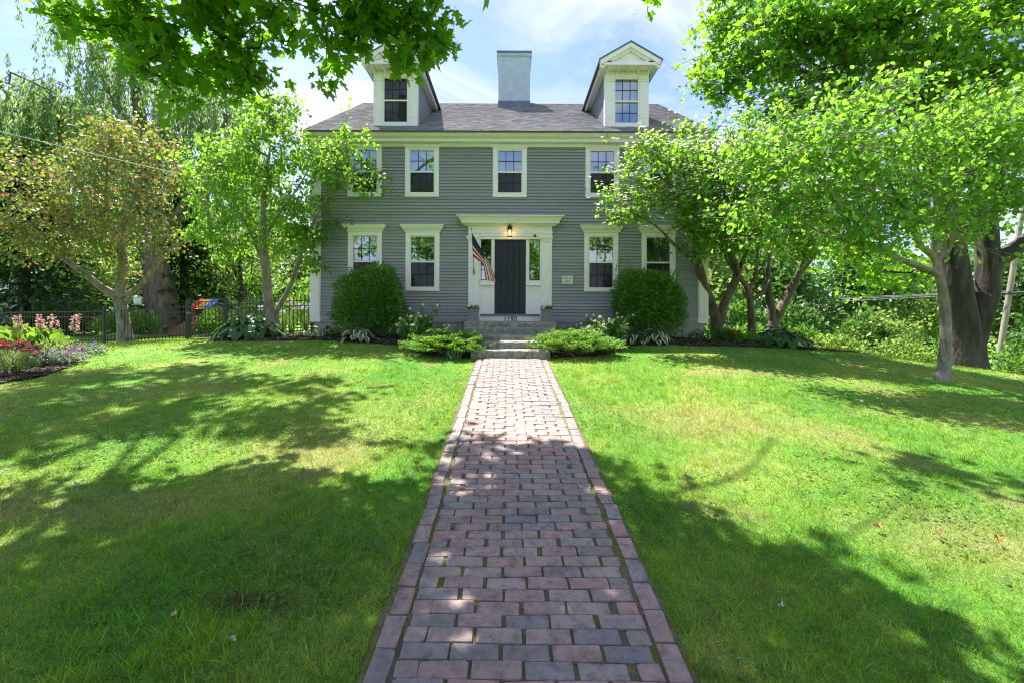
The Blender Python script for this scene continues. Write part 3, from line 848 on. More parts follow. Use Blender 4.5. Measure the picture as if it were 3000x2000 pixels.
def window(cx, zc0, zc1, zg0, zm, zg1, head, screen=True, dress=None):
    win = empty('window', (cx, YF, zc0), house)
    wc, wg = 0.495, 0.372
    yo = YF - 0.052
    # casing boards
    b = MB()
    b.box(cx - wc, cx - wg, yo, YF + 0.06, zc0 + 0.085, zc1)
    b.box(cx + wg, cx + wc, yo, YF + 0.06, zc0 + 0.085, zc1)
    b.box(cx - wg, cx + wg, yo + 0.002, YF + 0.06, zg1, zc1 - 0.001)
    b.build('casing', M['trim'], win, bevel=0.006)
    # inner stop, sill
    b = MB()
    for s in (-1, 1):
        b.box(min(cx + s * wg, cx + s * (wg - 0.03)), max(cx + s * wg, cx + s * (wg - 0.03)), yo + 0.022, YF + 0.06, zg0 + 0.002, zg1 - 0.002)
    b.box(cx - wg + 0.03, cx + wg - 0.03, yo + 0.024, YF + 0.06, zg1 - 0.025, zg1 - 0.002)
    b.build('window_frame', M['trim'], win)
    b = MB()
    b.box(cx - wc - 0.005, cx + wc + 0.005, yo - 0.012, YF + 0.06, zc0, zc0 + 0.083)
    b.box(cx - wg - 0.01, cx + wg + 0.01, yo - 0.004, YF + 0.06, zc0 + 0.086, zg0)
    b.build('sill', M['trim'], win, bevel=0.006)
    box('meeting_rail', cx - wg + 0.03, cx + wg - 0.03, yo + 0.026, YF + 0.05, zm - 0.022, zm + 0.022, M['trim'], win)
    g = wg - 0.03
    panes(win, cx - g, cx + g, zm + 0.022, zg1 - 0.026, YF + 0.012, 3, 2, 'glass')
    panes(win, cx - g, cx + g, zg0, zm - 0.022, YF + 0.034, 3, 2, 'glass_low' if screen else 'glass')
    if screen:
        box('insect_screen', cx - g, cx + g, YF + 0.004, YF + 0.006, zg0, zm - 0.022, M['screen'], win)
    if head:
        b = MB()
        z1 = head
        b.prism_x(cx - wc - 0.03, cx + wc + 0.03, [(YF + 0.02, zc1), (YF - 0.075, zc1), (YF - 0.075, zc1 + 0.03), (YF + 0.02, zc1 + 0.03)])
        # flared crown moulding (mitred ends)
        lo, hi = zc1 + 0.03, z1 - 0.022
        prof = [(0.03, 0.0), (0.06, 0.25), (0.10, 0.55), (0.135, 1.0)]
        v = []
        for o_, t in prof:
            zz = lo + (hi - lo) * t
            v += [(cx - wc - o_, YF - 0.05 - o_, zz), (cx + wc + o_, YF - 0.05 - o_, zz), (cx + wc + o_, YF + 0.02, zz), (cx - wc - o_, YF + 0.02, zz)]
        f = []
        for k in range(len(prof) - 1):
            for q in range(4):
                f.append((k * 4 + q, k * 4 + (q + 1) % 4, (k + 1) * 4 + (q + 1) % 4, (k + 1) * 4 + q))
        f += [(3, 2, 1, 0), tuple(range(len(v) - 4, len(v)))]
        b.add(v, f)
        b.box(cx - wc - 0.145, cx + wc + 0.145, YF - 0.20, YF + 0.02, z1 - 0.02, z1)
        b.build('head_cornice', M['trim'], win)
    openings.append((cx - wc, cx + wc, zc0, (head if head else zc1) + 0.0))
    if head:
        openings[-1] = (cx - wc, cx + wc, zc0, zc1 + 0.02)
        openings.append((cx - wc - 0.03, cx + wc + 0.03, zc1, head - 0.08))
    glassholes.append((cx - wg + 0.001, cx + wg - 0.001, zg0, zg1))
    if dress == 'blind':
        box('roller_blind', cx - g, cx + g, YF + 0.11, YF + 0.113, zm + 0.02, zg1, M['blind'], win)
    if dress == 'half_blind':
        box('roller_blind', cx - g, cx + g, YF + 0.11, YF + 0.113, zm + 0.42, zg1, M['blind'], win)
    if dress in ('left', 'both'):
        make_curtain('curtain', cx - g - 0.05, cx - 0.01 if dress == 'both' else cx + 0.05, zg0, zg1, YF + 0.13, win, 0.45)
    if dress in ('right', 'both'):
        make_curtain('curtain', cx + g + 0.05, cx + 0.01 if dress == 'both' else cx - 0.12, zg0, zg1, YF + 0.14, win, 0.30)
    return win

UP = dict(zc0=fz(579.5), zc1=fz(434), zg0=fz(566), zm=fz(505.8), zg1=fz(441))
for px, dr, sc in [(1068, 'blind', True), (1235.5, 'blind', True), (1492, 'both', True), (1762.5, 'left', True), (1931.5, 'left', True)]:
    window(fx(px), UP['zc0'], UP['zc1'], UP['zg0'], UP['zm'], UP['zg1'], None, sc, dr)
for px, dr in [(1069.5, 'half_blind'), (1238, 'half_blind'), (1760, 'left'), (1927.5, 'right')]:
    window(fx(px), fz(854), fz(682), fz(842), fz(768.5), fz(693), fz(662), True, dr)

# entry surround
ENT0, ENT1 = fx(1372), fx(1616)
EZ0 = fz(945)
door_w0, door_w1 = fx(1448.5), fx(1540)
ent = empty('entry_surround', ((ENT0 + ENT1) / 2, YF, EZ0), house)
yE = YF - 0.06
zcap0, zcap1 = fz(709), fz(694)
b = MB(); b.box(ENT0, ENT1, yE - 0.03, YF + 0.05, fz(682), fz(659)); b.build('frieze', M['trim'], ent)
b = MB()
for i, (a, c, o_) in enumerate([(694.5, 688, 0.045), (687.8, 682.2, 0.06)]):
    b.box(ENT0 - 0.005 * i, ENT1 + 0.005 * i, yE - o_, YF + 0.05, fz(a), fz(c))
b.box(ENT0 + 0.29, ENT1 - 0.30, yE - 0.02, YF + 0.05, fz(703), fz(694.7))
b.build('architrave', M['trim'], ent, bevel=0.004)
# projecting hood
b = MB()
mid = (ENT0 + ENT1) / 2; hw = (ENT1 - ENT0) / 2
v = []
prof = [(0.10, 3.945 + 0.44), (0.12, fz(657)), (0.20, fz(655)), (0.21, fz(652)), (0.27, fz(640)), (0.31, fz(637.5))]
prof = [(0.08, fz(659.5)), (0.12, fz(656)), (0.20, fz(653.5)), (0.205, fz(649)), (0.26, fz(640)), (0.30, fz(636))]
zoff = 0.055
for o_, zz in prof:
    v += [(mid - hw - o_ * 0.95, yE - 0.03 - o_, zz - zoff), (mid + hw + o_ * 0.95, yE - 0.03 - o_, zz - zoff), (mid + hw + o_ * 0.95, YF + 0.03, zz - zoff), (mid - hw - o_ * 0.95, YF + 0.03, zz - zoff)]
f = []
for k in range(len(prof) - 1):
    for q in range(4): f.append((k * 4 + q, k * 4 + (q + 1) % 4, (k + 1) * 4 + (q + 1) % 4, (k + 1) * 4 + q))
f += [(3, 2, 1, 0), tuple(range(len(v) - 4, len(v)))]
b.add(v, f)
zt = prof[-1][1] - zoff
b.box(mid - hw - 0.315, mid + hw + 0.315, yE - 0.36, YF + 0.03, zt, zt + 0.025)
b.build('hood_cornice', M['trim'], ent)
for s in (-1, 1):
    xo = ENT0 if s < 0 else ENT1
    xi = fx(1405) if s < 0 else fx(1585)
    x0, x1 = min(xo, xi), max(xo, xi)
    zb = EZ0 + 0.002
    b = MB(); b.box(x0, x1, yE, YF + 0.05, zb, zcap0 - 0.001)
    xf = xo - s * 0.03
    b.box(min(xf, xf - s * 0.10) , max(xf, xf - s * 0.10), yE - 0.012, yE, zb + 0.35, zcap0 - 0.10)
    b.build('pilaster', M['trim'], ent, bevel=0.003)
    b = MB()
    for k, o_ in enumerate((0.015, 0.035, 0.055)):
        zz0 = zcap0 + k * (zcap1 - zcap0) / 3
        b.box(x0 - o_, x1 + o_ * 0.3, yE - o_, YF + 0.05, zz0, zz0 + (zcap1 - zcap0) / 3 - 0.001)
    b.build('capital', M['trim'], ent)
    # sidelight
    sl = empty('sidelight', ((x0 + x1) / 2, YF, EZ0), house)
    g0, g1 = (fx(1408.5), fx(1439)) if s < 0 else (fx(1550), fx(1580.6))
    zs0, zs1 = fz(822), fz(702)
    b = MB()
    a0, a1 = (fx(1405) + 0.001, door_w0 - 0.001) if s < 0 else (door_w1 + 0.001, fx(1585) - 0.001)
    b.box(a0, g0, yE + 0.02, YF + 0.05, zb + 0.19, fz(703.2)); b.box(g1, a1, yE + 0.022, YF + 0.05, zb + 0.19, fz(703.2))
    b.box(g0, g1, yE + 0.021, YF + 0.05, fz(835), zs0)
    b.box(a0, a1, yE - 0.012, YF + 0.05, fz(837), fz(833.2))
    b.build('sidelight_frame', M['trim'], sl)
    b = MB()
    for (p, q) in ((g0, g0 + 0.018), (g1 - 0.018, g1)): b.box(p, q, yE + 0.035, YF + 0.05, zs0, zs1)
    b.box(g0 + 0.018, g1 - 0.018, yE + 0.036, YF + 0.05, zs1 - 0.02, zs1 - 0.001); b.box(g0 + 0.018, g1 - 0.018, yE + 0.036, YF + 0.05, zs0 + 0.001, zs0 + 0.02)
    b.build('sash', M['muntin'], sl)
    nsl = 4
    for k in range(nsl):
        h = (zs1 - zs0 - 0.04) / nsl; zz = zs0 + 0.02 + k * h
        box('pane', g0 + 0.018, g1 - 0.018, yE + 0.055, yE + 0.06, zz + 0.006, zz + h - 0.006, M['glass'], sl)
        if k: box('muntin', g0 + 0.018, g1 - 0.018, yE + 0.048, yE + 0.07, zz - 0.008, zz + 0.008, M['muntin'], sl)
    # panel below
    box('panel', g0, g1, yE + 0.05, YF + 0.04, fz(921), fz(835.5), M['trim'], sl)
    box('panel_rail', g0 + 0.0, g1 - 0.0, yE + 0.03, yE + 0.05, fz(921), fz(916), M['trim'], sl)
    glassholes.append((g0, g1, zs0, zs1))
# door
door = empty('door', ((door_w0 + door_w1) / 2, YF, fz(920)), house)
nb = 5; wpl = (door_w1 - door_w0) / nb
for i in range(nb):
    box('plank', door_w0 + i * wpl + 0.004, door_w0 + (i + 1) * wpl - 0.004, yE + 0.055, yE + 0.095, fz(920), fz(704), M['door'], door, bevel=0.005)
box('backing', door_w0, door_w1, yE + 0.085, yE + 0.10, fz(920) + .002, fz(704) - .002, M['muntin'], door)
for py in (729, 807, 884):
    b = MB(); b.box(door_w1 - 0.13, door_w1 + 0.004, yE + 0.046, yE + 0.056, fz(py) - 0.012, fz(py) + 0.012)
    b.tube([(door_w1 + 0.006, yE + 0.045, fz(py) - 0.05), (door_w1 + 0.006, yE + 0.045, fz(py) + 0.05)], 0.014, 8)
    b.build('hinge', M['black_metal'], door)
b = MB(); hx = door_w0 + 0.07
b.lathe([(0.002, -0.05), (0.02, -0.045), (0.028, 0), (0.02, 0.045), (0.002, 0.05)], (hx, yE + 0.035, fz(815)), 12)
b.box(hx - 0.02, hx + 0.02, yE + 0.048, yE + 0.056, fz(815) - 0.09, fz(815) + 0.06)
b.build('handle', M['black_metal'], door, smooth=False)
# door sill and number board
sill = empty('doorstep', ((door_w0 + door_w1) / 2, YF, EZ0), house)
box('threshold', fx(1408.5), fx(1581.5), yE - 0.10, YF + 0.05, fz(926.3), fz(920.4), M['sillgrey'], sill, bevel=0.006)
box('number_board', fx(1402.5), fx(1585.2), yE - 0.06, YF + 0.04, EZ0 - 0.005, fz(926.3) - 0.002, M['trim'], sill)
cu = bpy.data.curves.new('house_number', 'FONT'); cu.body = '1190'; cu.size = 0.20; cu.extrude = 0.004; cu.align_x = 'CENTER'; cu.shear = 0.12
cu.space_character = 1.12; cu.offset = 0.0035
to = bpy.data.objects.new('house_number_text', cu); COL.objects.link(to)
bpy.context.view_layer.update()
nm = bpy.data.meshes.new_from_object(to.evaluated_get(bpy.context.evaluated_depsgraph_get()))
bpy.data.objects.remove(to)
nm.materials.clear(); nm.materials.append(M['number'])
no = bpy.data.objects.new('house_number', nm); link(no, sill)
no.location = (fx(1494), yE - 0.064, fz(942.3)); no.rotation_euler = (RAD(90), 0, 0); no.scale = (0.88, 1.08, 1)
openings.append((ENT0, ENT1, EZ0 - 0.1, fz(640)))
openings.append((fx(1354), fx(1636), fz(657), fz(644)))
glassholes.append((door_w0 + 0.002, door_w1 - 0.002, fz(920), fz(704)))

# wall sheathing with real openings
def wall_holes(name, x0, x1, z0, z1, y, holes, mat, parent):
    xs = sorted(set([x0, x1] + [h[0] for h in holes] + [h[1] for h in holes])); zs = sorted(set([z0, z1] + [h[2] for h in holes] + [h[3] for h in holes]))
    b = MB()
    for i in range(len(xs) - 1):
        for j in range(len(zs) - 1):
            mx_, mz_ = (xs[i] + xs[i + 1]) / 2, (zs[j] + zs[j + 1]) / 2
            if any(h[0] < mx_ < h[1] and h[2] < mz_ < h[3] for h in holes): continue
            b.add([(xs[i], y, zs[j]), (xs[i + 1], y, zs[j]), (xs[i + 1], y, zs[j + 1]), (xs[i], y, zs[j + 1])], [(0, 1, 2, 3)])
    return b.build(name, mat, parent)
wall_holes('front_wall', XL + 0.02, XR - 0.02, 1.5, 6.75, YF + 0.005, glassholes, M['siding'], house)
RIDGE_Y, RIDGE_Z, EAVE_Y, EAVE_Z = 18.0, 10.08, 12.82, 6.93
SL = (RIDGE_Z - EAVE_Z) / (RIDGE_Y - EAVE_Y)
BACK_Y = 2 * RIDGE_Y - YF
b = MB()
for xx in (XL + 0.02, XR - 0.02):
    b.add([(xx, YF, 1.5), (xx, BACK_Y, 1.5), (xx, BACK_Y, 6.9), (xx, RIDGE_Y, RIDGE_Z - 0.1), (xx, YF, 6.9)], [(0, 1, 2, 3, 4)])
b.add([(XL + 0.02, BACK_Y, 1.5), (XR - 0.02, BACK_Y, 1.5), (XR - 0.02, BACK_Y, 6.9), (XL + 0.02, BACK_Y, 6.9)], [(0, 1, 2, 3)])
b.build('side_and_back_wall', M['siding'], house)
b = MB()
for zz in (1.80, 4.75, 7.05): b.add([(XL + .03, YF + 0.07, zz), (XR - .03, YF + 0.07, zz), (XR - .03, BACK_Y - .03, zz), (XL + .03, BACK_Y - .03, zz)], [(0, 1, 2, 3)])
b.add([(XL + .03, YF + 3.6, 1.8), (XR - .03, YF + 3.6, 1.8), (XR - .03, YF + 3.6, 7.0), (XL + .03, YF + 3.6, 7.0)], [(0, 1, 2, 3)])
for xx in (-1.7, 1.6): b.add([(xx, YF + .07, 1.8), (xx, YF + 3.6, 1.8), (xx, YF + 3.6, 7.0), (xx, YF + .07, 7.0)], [(0, 1, 2, 3)])
b.build('room_partition', M['interior'], house)
box('foundation', XL + 0.10, XR - 0.08, YF + 0.03, BACK_Y, 0.6, 1.6, M['foundation'], house)
# foundation stones proud of it
r = random.Random(5)
x = XL + 0.12
while x < XR - 0.12:
    w = r.uniform(0.7, 1.4); x2 = min(x + w, XR - 0.10)
    box('foundation_stone', x + 0.006, x2 - 0.006, YF - 0.012 + r.uniform(-.006, .006), YF + 0.05, 0.8, 1.555, M['foundation'], house, bevel=0.012)
    x = x2
# corner boards
for (x0, x1) in ((XL, fx(941)), (fx(2043.5), XR)):
    b = MB(); b.box(x0, x1, YF - 0.055, YF + 0.2, 1.53, 6.70)
    b.box(x0 + 0.03, x1 - 0.03, YF - 0.068, YF - 0.055, 1.72, 6.5)
    b.build('corner_board', M['trim'], house, bevel=0.004)
CBX0, CBX1 = fx(941), fx(2043.5)
# water table board
openings_all = list(openings)
# clapboards
pitch = 0.0915
cv = [(0, YF - 0.047, 0), (1, YF - 0.047, 0), (1, YF - 0.010, 0), (0, YF - 0.010, 0), (0, YF - 0.011, pitch + 0.012), (1, YF - 0.011, pitch + 0.012), (1, YF + 0.004, pitch + 0.012), (0, YF + 0.004, pitch + 0.012)]
CLAP = mesh_from('clapboard', cv, BOXF, M['siding'])
box('water_table', CBX0 + .002, CBX1 - .002, YF - 0.045, YF + 0.01, 1.53, 1.645, M['siding'], house)
z = 1.645
while z < 6.62:
    zc = z + pitch * 0.5
    cuts = sorted((o[0], o[1]) for o in openings_all if o[2] < zc < o[3])
    x = CBX0; segs = []
    for (a, c) in cuts:
        if a > x + 0.01: segs.append((x, a))
        x = max(x, c)
    if x < CBX1 - 0.01: segs.append((x, CBX1))
    cutl = []
    for (a, c) in segs:
        if c - a > 2.6 and rb.random() < 0.75:
            m_ = a + (c - a) * rb.uniform(0.3, 0.7); cutl += [(a, m_), (m_ + 0.002, c)]
        else: cutl.append((a, c))
    for (a, c) in cutl:
        o = link(bpy.data.objects.new('clapboard', CLAP), house)
        o.location = (a + 0.001, rb.uniform(-0.002, 0.002), z + rb.uniform(-0.0015, 0.0015)); o.scale = (c - a - 0.002, 1, 1)
    z += pitch
# frieze and eaves
b = MB(); b.box(CBX0 - 0.28, CBX1 + 0.28, YF - 0.07, YF + 0.02, 6.635, 6.80); b.build('frieze_board', M['trim'], house)
for px in (1068, 1235.5, 1492, 1762.5, 1931.5):
    c = fx(px)
    b = MB(); b.box(c - 0.52, c + 0.52, YF - 0.085, YF + 0.02, 6.605, 6.65); b.box(c - 0.555, c + 0.555, YF - 0.10, YF + 0.02, 6.652, 6.70)
    b.build('window_cap', M['trim'], house)
b = MB()
b.box(XL - 0.01, XR + 0.01, YF - 0.26, YF + 0.02, 6.715, 6.90)
b.build('cornice_box', M['trim'], house, bevel=0.005)
b = MB()
b.prism_x(XL + 0.02, XR - 0.01, [(YF - 0.26, 6.80), (YF - 0.38, 6.815), (YF - 0.44, 6.86), (YF - 0.455, 6.915), (YF - 0.47, 6.917), (YF - 0.47, 6.935), (YF - 0.26, 6.935)][::-1])
b.build('gutter', M['trim'], house)
# roof
roof = empty('roof', (0, RIDGE_Y, RIDGE_Z), house)
RX0, RX1 = XL - 0.02, XR + 0.03
def roof_z(y): return EAVE_Z + (y - EAVE_Y) * SL if y < RIDGE_Y else RIDGE_Z - (y - RIDGE_Y) * SL
b = MB()
BE = 2 * RIDGE_Y - EAVE_Y
b.add([(RX0, EAVE_Y, EAVE_Z), (RX1, EAVE_Y, EAVE_Z), (RX1, RIDGE_Y, RIDGE_Z), (RX0, RIDGE_Y, RIDGE_Z), (RX0, BE, EAVE_Z), (RX1, BE, EAVE_Z),
       (RX0, EAVE_Y, EAVE_Z - .05), (RX1, EAVE_Y, EAVE_Z - .05), (RX1, RIDGE_Y, RIDGE_Z - .07), (RX0, RIDGE_Y, RIDGE_Z - .07), (RX0, BE, EAVE_Z - .05), (RX1, BE, EAVE_Z - .05)],
      [(0, 1, 2, 3), (3, 2, 5, 4), (7, 6, 9, 8), (8, 9, 10, 11), (6, 7, 1, 0), (0, 3, 9, 6), (3, 4, 10, 9), (1, 7, 8, 2), (2, 8, 11, 5), (4, 5, 11, 10)])
rs = b.build('roof_deck', M['shingle'], roof)
# shingle courses on both slopes, joined
V = []; F = []; R = []
rr = random.Random(8)
slope_len = math.hypot(RIDGE_Y - EAVE_Y, RIDGE_Z - EAVE_Z)
ct, st_ = (RIDGE_Y - EAVE_Y) / slope_len, (RIDGE_Z - EAVE_Z) / slope_len
exp_ = 0.142
nrow = int(slope_len / exp_)
for side in (0, 1):
    for k in range(nrow + 1):
        s0 = k * exp_ - 0.03; s1 = min(s0 + exp_ + 0.02, slope_len)
        x = RX0 - rr.uniform(0, 0.2)
        while x < RX1:
            x2 = x + rr.choice((0.16, 0.2, 0.25, 0.3)) ; a, c = max(x, RX0), min(x2, RX1)
            if c - a > 0.02:
                lift = rr.uniform(0.006, 0.015); drop = rr.uniform(-0.012, 0.006)
                q = []
                for (xx, s_, l_) in ((a, s0 + drop, lift), (c - 0.004, s0 + drop, lift), (c - 0.004, s1, 0.002), (a, s1, 0.002), (a, s0 + drop, 0), (c - 0.004, s0 + drop, 0)):
                    yy = EAVE_Y + s_ * ct - l_ * st_; zz = EAVE_Z + s_ * st_ + l_ * ct + 0.003
                    if side: yy = 2 * RIDGE_Y - yy
                    q.append((xx, yy, zz))
                o0 = len(V); V += q
                F += [(o0, o0 + 1, o0 + 2, o0 + 3), (o0 + 4, o0 + 5, o0 + 1, o0)]
                t = rr.random(); R += [t, t]
            x = x2
me = fast_mesh('shingles', np.array(V), np.array(F), M['shingle'], np.array(R))
tag(link(bpy.data.objects.new('shingles', me), roof), kind='stuff')
b = MB()
for k in range(40):
    x0 = RX0 + k * (RX1 - RX0) / 40; x1 = RX0 + (k + 1) * (RX1 - RX0) / 40
    b.prism_x(x0, x1 - 0.01, [(RIDGE_Y - 0.14, RIDGE_Z - 0.065), (RIDGE_Y, RIDGE_Z + 0.03), (RIDGE_Y + 0.14, RIDGE_Z - 0.065), (RIDGE_Y, RIDGE_Z + 0.012)])
b.build('ridge_cap', M['shingle'], roof)
for xx in (RX0 - 0.02, RX1 - 0.02):
    b = MB(); b.add([(xx, EAVE_Y, EAVE_Z - 0.06), (xx + .04, EAVE_Y, EAVE_Z - 0.06), (xx + .04, RIDGE_Y, RIDGE_Z - 0.08), (xx, RIDGE_Y, RIDGE_Z - 0.08),
                     (xx, EAVE_Y, EAVE_Z - 0.22), (xx + .04, EAVE_Y, EAVE_Z - 0.22), (xx + .04, RIDGE_Y, RIDGE_Z - 0.26), (xx, RIDGE_Y, RIDGE_Z - 0.26)],
                    [(0, 1, 2, 3), (5, 4, 7, 6), (4, 0, 3, 7), (1, 5, 6, 2), (4, 5, 1, 0), (3, 2, 6, 7)])
    b.build('rake_board', M['trim'], house)
# chimney
chim = empty('chimney', (0.05, 17.6, 9.5), house)
v = boxv(-0.53, 0.63, 17.0, 18.2, 9.2, 11.5)
v = [((x - 0.05) * (1.045 if z > 11 else 1.0) + 0.05, y - (0.03 if z > 11 and y < 17.5 else 0), z) for x, y, z in v]
MB().add(v, BOXF).build('chimney_stack', M['chimney'], chim)
MB().box(-0.60, 0.70, 16.93, 18.28, 11.38, 11.43).box(-0.585, 0.685, 16.95, 18.26, 11.43, 11.50).build('corbel', M['chimney'], chim)
MB().box(-0.605, 0.705, 16.92, 18.29, 11.502, 11.56).build('chimney_cap', M['flashing'], chim)
MB().box(-0.555, 0.655, 16.975, 18.22, 9.2, 9.72).build('chimney_flashing', M['flashing'], chim)

# dormers
def roof_y(z): return EAVE_Y + (z - EAVE_Z) / SL
def dormer(cx, dark):
    d = empty('dormer', (cx, 13.45, 7.3), house)
    yf = 13.45; hw = 0.62
    z0 = 7.22; zt = 8.90
    # front frame: pilasters + apron + entablature
    for s in (-1, 1):
        a, c = (cx - hw, cx - 0.375) if s < 0 else (cx + 0.375, cx + hw)
        b = MB(); b.box(a, c, yf - 0.03, yf + 0.1, z0, 8.645)
        b.box(a + 0.04, c - 0.04, yf - 0.04, yf - 0.03, 7.55, 8.55)
        b.build('pilaster', M['trim'], d, bevel=0.003)
        b = MB(); b.box(a - 0.012, c + 0.012, yf - 0.045, yf + 0.1, 8.647, 8.70); b.box(a - 0.02, c + 0.012, yf - 0.06, yf + 0.1, 8.702, 8.77)
        b.build('capital', M['trim'], d)
    b = MB(); b.box(cx - 0.374, cx + 0.374, yf - 0.028, yf + 0.1, z0, 7.40); b.box(cx - hw, cx + hw, yf - 0.04, yf + 0.1, 8.772, 8.835)
    b.box(cx - 0.374, cx + 0.374, yf - 0.02, yf + 0.1, 8.755, 8.771)
    b.build('apron_and_lintel', M['trim'], d)
    b = MB(); b.box(cx - hw - 0.02, cx + hw + 0.02, yf - 0.05, yf + 0.1, 8.837, 8.928)
    n = 22
    for i in range(n):
        xx = cx - hw + 0.01 + (2 * hw - 0.02) * i / n
        b.box(xx, xx + (2 * hw) / n * 0.55, yf - 0.075, yf - 0.0505, 8.85, 8.895)
    b.build('dentil_band', M['trim'], d)
    # window
    g = 0.335
    b = MB()
    for s in (-1, 1): b.box(min(cx + s * 0.3735, cx + s * g), max(cx + s * 0.3735, cx + s * g), yf - 0.012, yf + 0.08, 7.402, 8.753)
    b.box(cx - g, cx + g, yf - 0.011, yf + 0.08, 8.72, 8.753); b.box(cx - g, cx + g, yf - 0.02, yf + 0.08, 7.402, 7.43)
    b.build('casing', M['trim'], d)
    box('meeting_rail', cx - g, cx + g, yf - 0.005, yf + 0.07, 8.05, 8.09, M['trim'], d)
    panes(d, cx - g, cx + g, 8.09, 8.72, yf + 0.03, 3, 2, 'glass')
    panes(d, cx - g, cx + g, 7.43, 8.05, yf + 0.05, 3, 2, 'glass')
    if dark:
        box('insect_screen', cx - g, cx + g, yf + 0.02, yf + 0.022, 7.43, 8.72, M['screen'], d)
    else:
        box('blind', cx - g, cx + g, yf + 0.14, yf + 0.145, 7.75, 8.72, M['blind'], d)
    box('attic_wall', cx - 0.6, cx + 0.6, yf + 2.2, yf + 2.25, 7.1, 8.9, M['interior'], d)
    # cheeks with horizontal boards
    for s in (-1, 1):
        xs = cx + s * hw
        b = MB()
        z = 7.30
        while z < 8.92:
            zt_ = min(z + 0.0915 + 0.01, 8.95)
            ye0, ye1 = roof_y(z) + 0.05, roof_y(zt_) + 0.05
            xo, xi = xs + s * 0.016, xs - s * 0.01
            xo2 = xs + s * 0.001
            v = [(xi, yf + 0.1, z), (xo, yf + 0.1, z), (xo, ye0, z), (xi, ye0, z), (xi, yf + 0.1, zt_), (xo2, yf + 0.1, zt_), (xo2, ye1, zt_), (xi, ye1, zt_)]
            b.add(v, BOXF if s > 0 else [tuple(reversed(q)) for q in BOXF])
            z += 0.0915
        tag(b.build('cheek_siding', M['siding'], d), kind='stuff')
        a, c = (xs - 0.03, xs + 0.012) if s < 0 else (xs - 0.012, xs + 0.03)
        box('corner_trim', a, c, yf - 0.026, yf + 0.12, z0, 8.90, M['trim'], d)
    # eave box, pediment
    yo = 12.98; ew = 0.80
    MB().box(cx - ew, cx + ew, yo + 0.03, 16.0, 8.93, 9.02).build('soffit', M['trim'], d)
    MB().box(cx - ew + 0.02, cx + ew - 0.02, yo, yo + 0.07, 8.895, 8.975).build('pediment_base', M['trim'], d, bevel=0.008)
    for s in (-1, 1):
        a, c = (cx - ew - 0.02, cx - ew + 0.04) if s < 0 else (cx + ew - 0.04, cx + ew + 0.02)
        MB().box(a, c, yo + 0.072, 16.0, 8.90, 9.03).build('eave_board', M['trim'], d)
    for xx in (cx - 0.60, cx - 0.30, cx, cx + 0.30, cx + 0.60):
        MB().prism_x(xx - 0.022, xx + 0.022, [(13.39, 8.928), (13.39, 8.84), (13.30, 8.87), (13.12, 8.90), (13.08, 8.928)]).build('bracket', M['trim'], d)
    zap = 9.56; zev = 9.055; rw = 0.88
    MB().prism_y(yo + 0.11, 16.9, [(cx - 0.78, 9.0), (cx + 0.78, 9.0), (cx, 9.46)]).build('tympanum', M['trim'], d)
    sl = (zap - zev) / rw
    for s in (-1, 1):
        # raking cornice
        def rk(off0, off1, y0_, y1_, nm):
            p = [(cx, zap - off0), (cx + s * rw, zev - off0), (cx + s * (rw - off1 * 0.3), zev - off1), (cx, zap - off1)]
            if s > 0: p = p[::-1]
            return MB().prism_y(y0_, y1_, p).build(nm, M['trim'], d)
        rk(0.035, 0.16, yo - 0.03, yo + 0.12, 'raking_cornice')
        rk(0.16, 0.235, yo + 0.03, yo + 0.12, 'raking_moulding')
        p = [(cx, zap + 0.01), (cx + s * (rw + 0.03), zev - 0.017 + 0.01), (cx + s * (rw + 0.03), zev - 0.05), (cx, zap - 0.033)]
        if s > 0: p = p[::-1]
        MB().prism_y(yo - 0.05, 17.2, p).build('dormer_roof', M['shingle'], d)
    return d
dormer(-3.46, True)
dormer(3.36, False)

# ------------------------------------------------------------------ things at the door
lx, ly = fx(1492.5, 12.95), 13.08
lan = thing('wall_lantern', 'lit black wall lantern above the navy door', 'lamp', (lx, 13.2, PZ(694, 13.05)))
z0, z1 = PZ(694, 13.05), PZ(656, 13.05)
H = z1 - z0
MB().lathe([(0.012, H * .62), (0.075, H * .58), (0.070, H * .66), (0.055, H * .78), (0.025, H * .86), (0.014, H * .93), (0.02, H * .96), (0.004, H)], (lx, ly, z0), 16).build('cap', M['black_metal'], lan, smooth=True)
b = MB()
for k in range(6):
    t = math.pi / 3 * k
    b.tube([(lx + .058 * math.cos(t), ly + .058 * math.sin(t), z0 + .02), (lx + .064 * math.cos(t), ly + .064 * math.sin(t), z0 + H * .6)], 0.006, 5)
b.lathe([(0.068, 0.0), (0.068, 0.02), (0.055, 0.028), (0.055, 0.008)], (lx, ly, z0), 16)
b.build('cage', M['black_metal'], lan)
MB().lathe([(0.05, 0.03), (0.056, H * .58)], (lx, ly, z0), 16).build('glass', M['lampglass'], lan, smooth=True)
MB().lathe([(0.006, 0.05), (0.02, 0.08), (0.026, 0.12), (0.018, 0.15), (0.012, 0.17)], (lx, ly, z0), 12).build('bulb', M['bulb'], lan, smooth=True)
b = MB(); b.box(lx - .04, lx + .04, 13.195, 13.21, z0 + H * .5, z0 + H * .9); b.tube([(lx, 13.2, z0 + H * .75), (lx, 13.12, z0 + H * .9), (lx, ly, z0 + H * .9)], 0.01, 6)
b.build('bracket', M['black_metal'], lan)

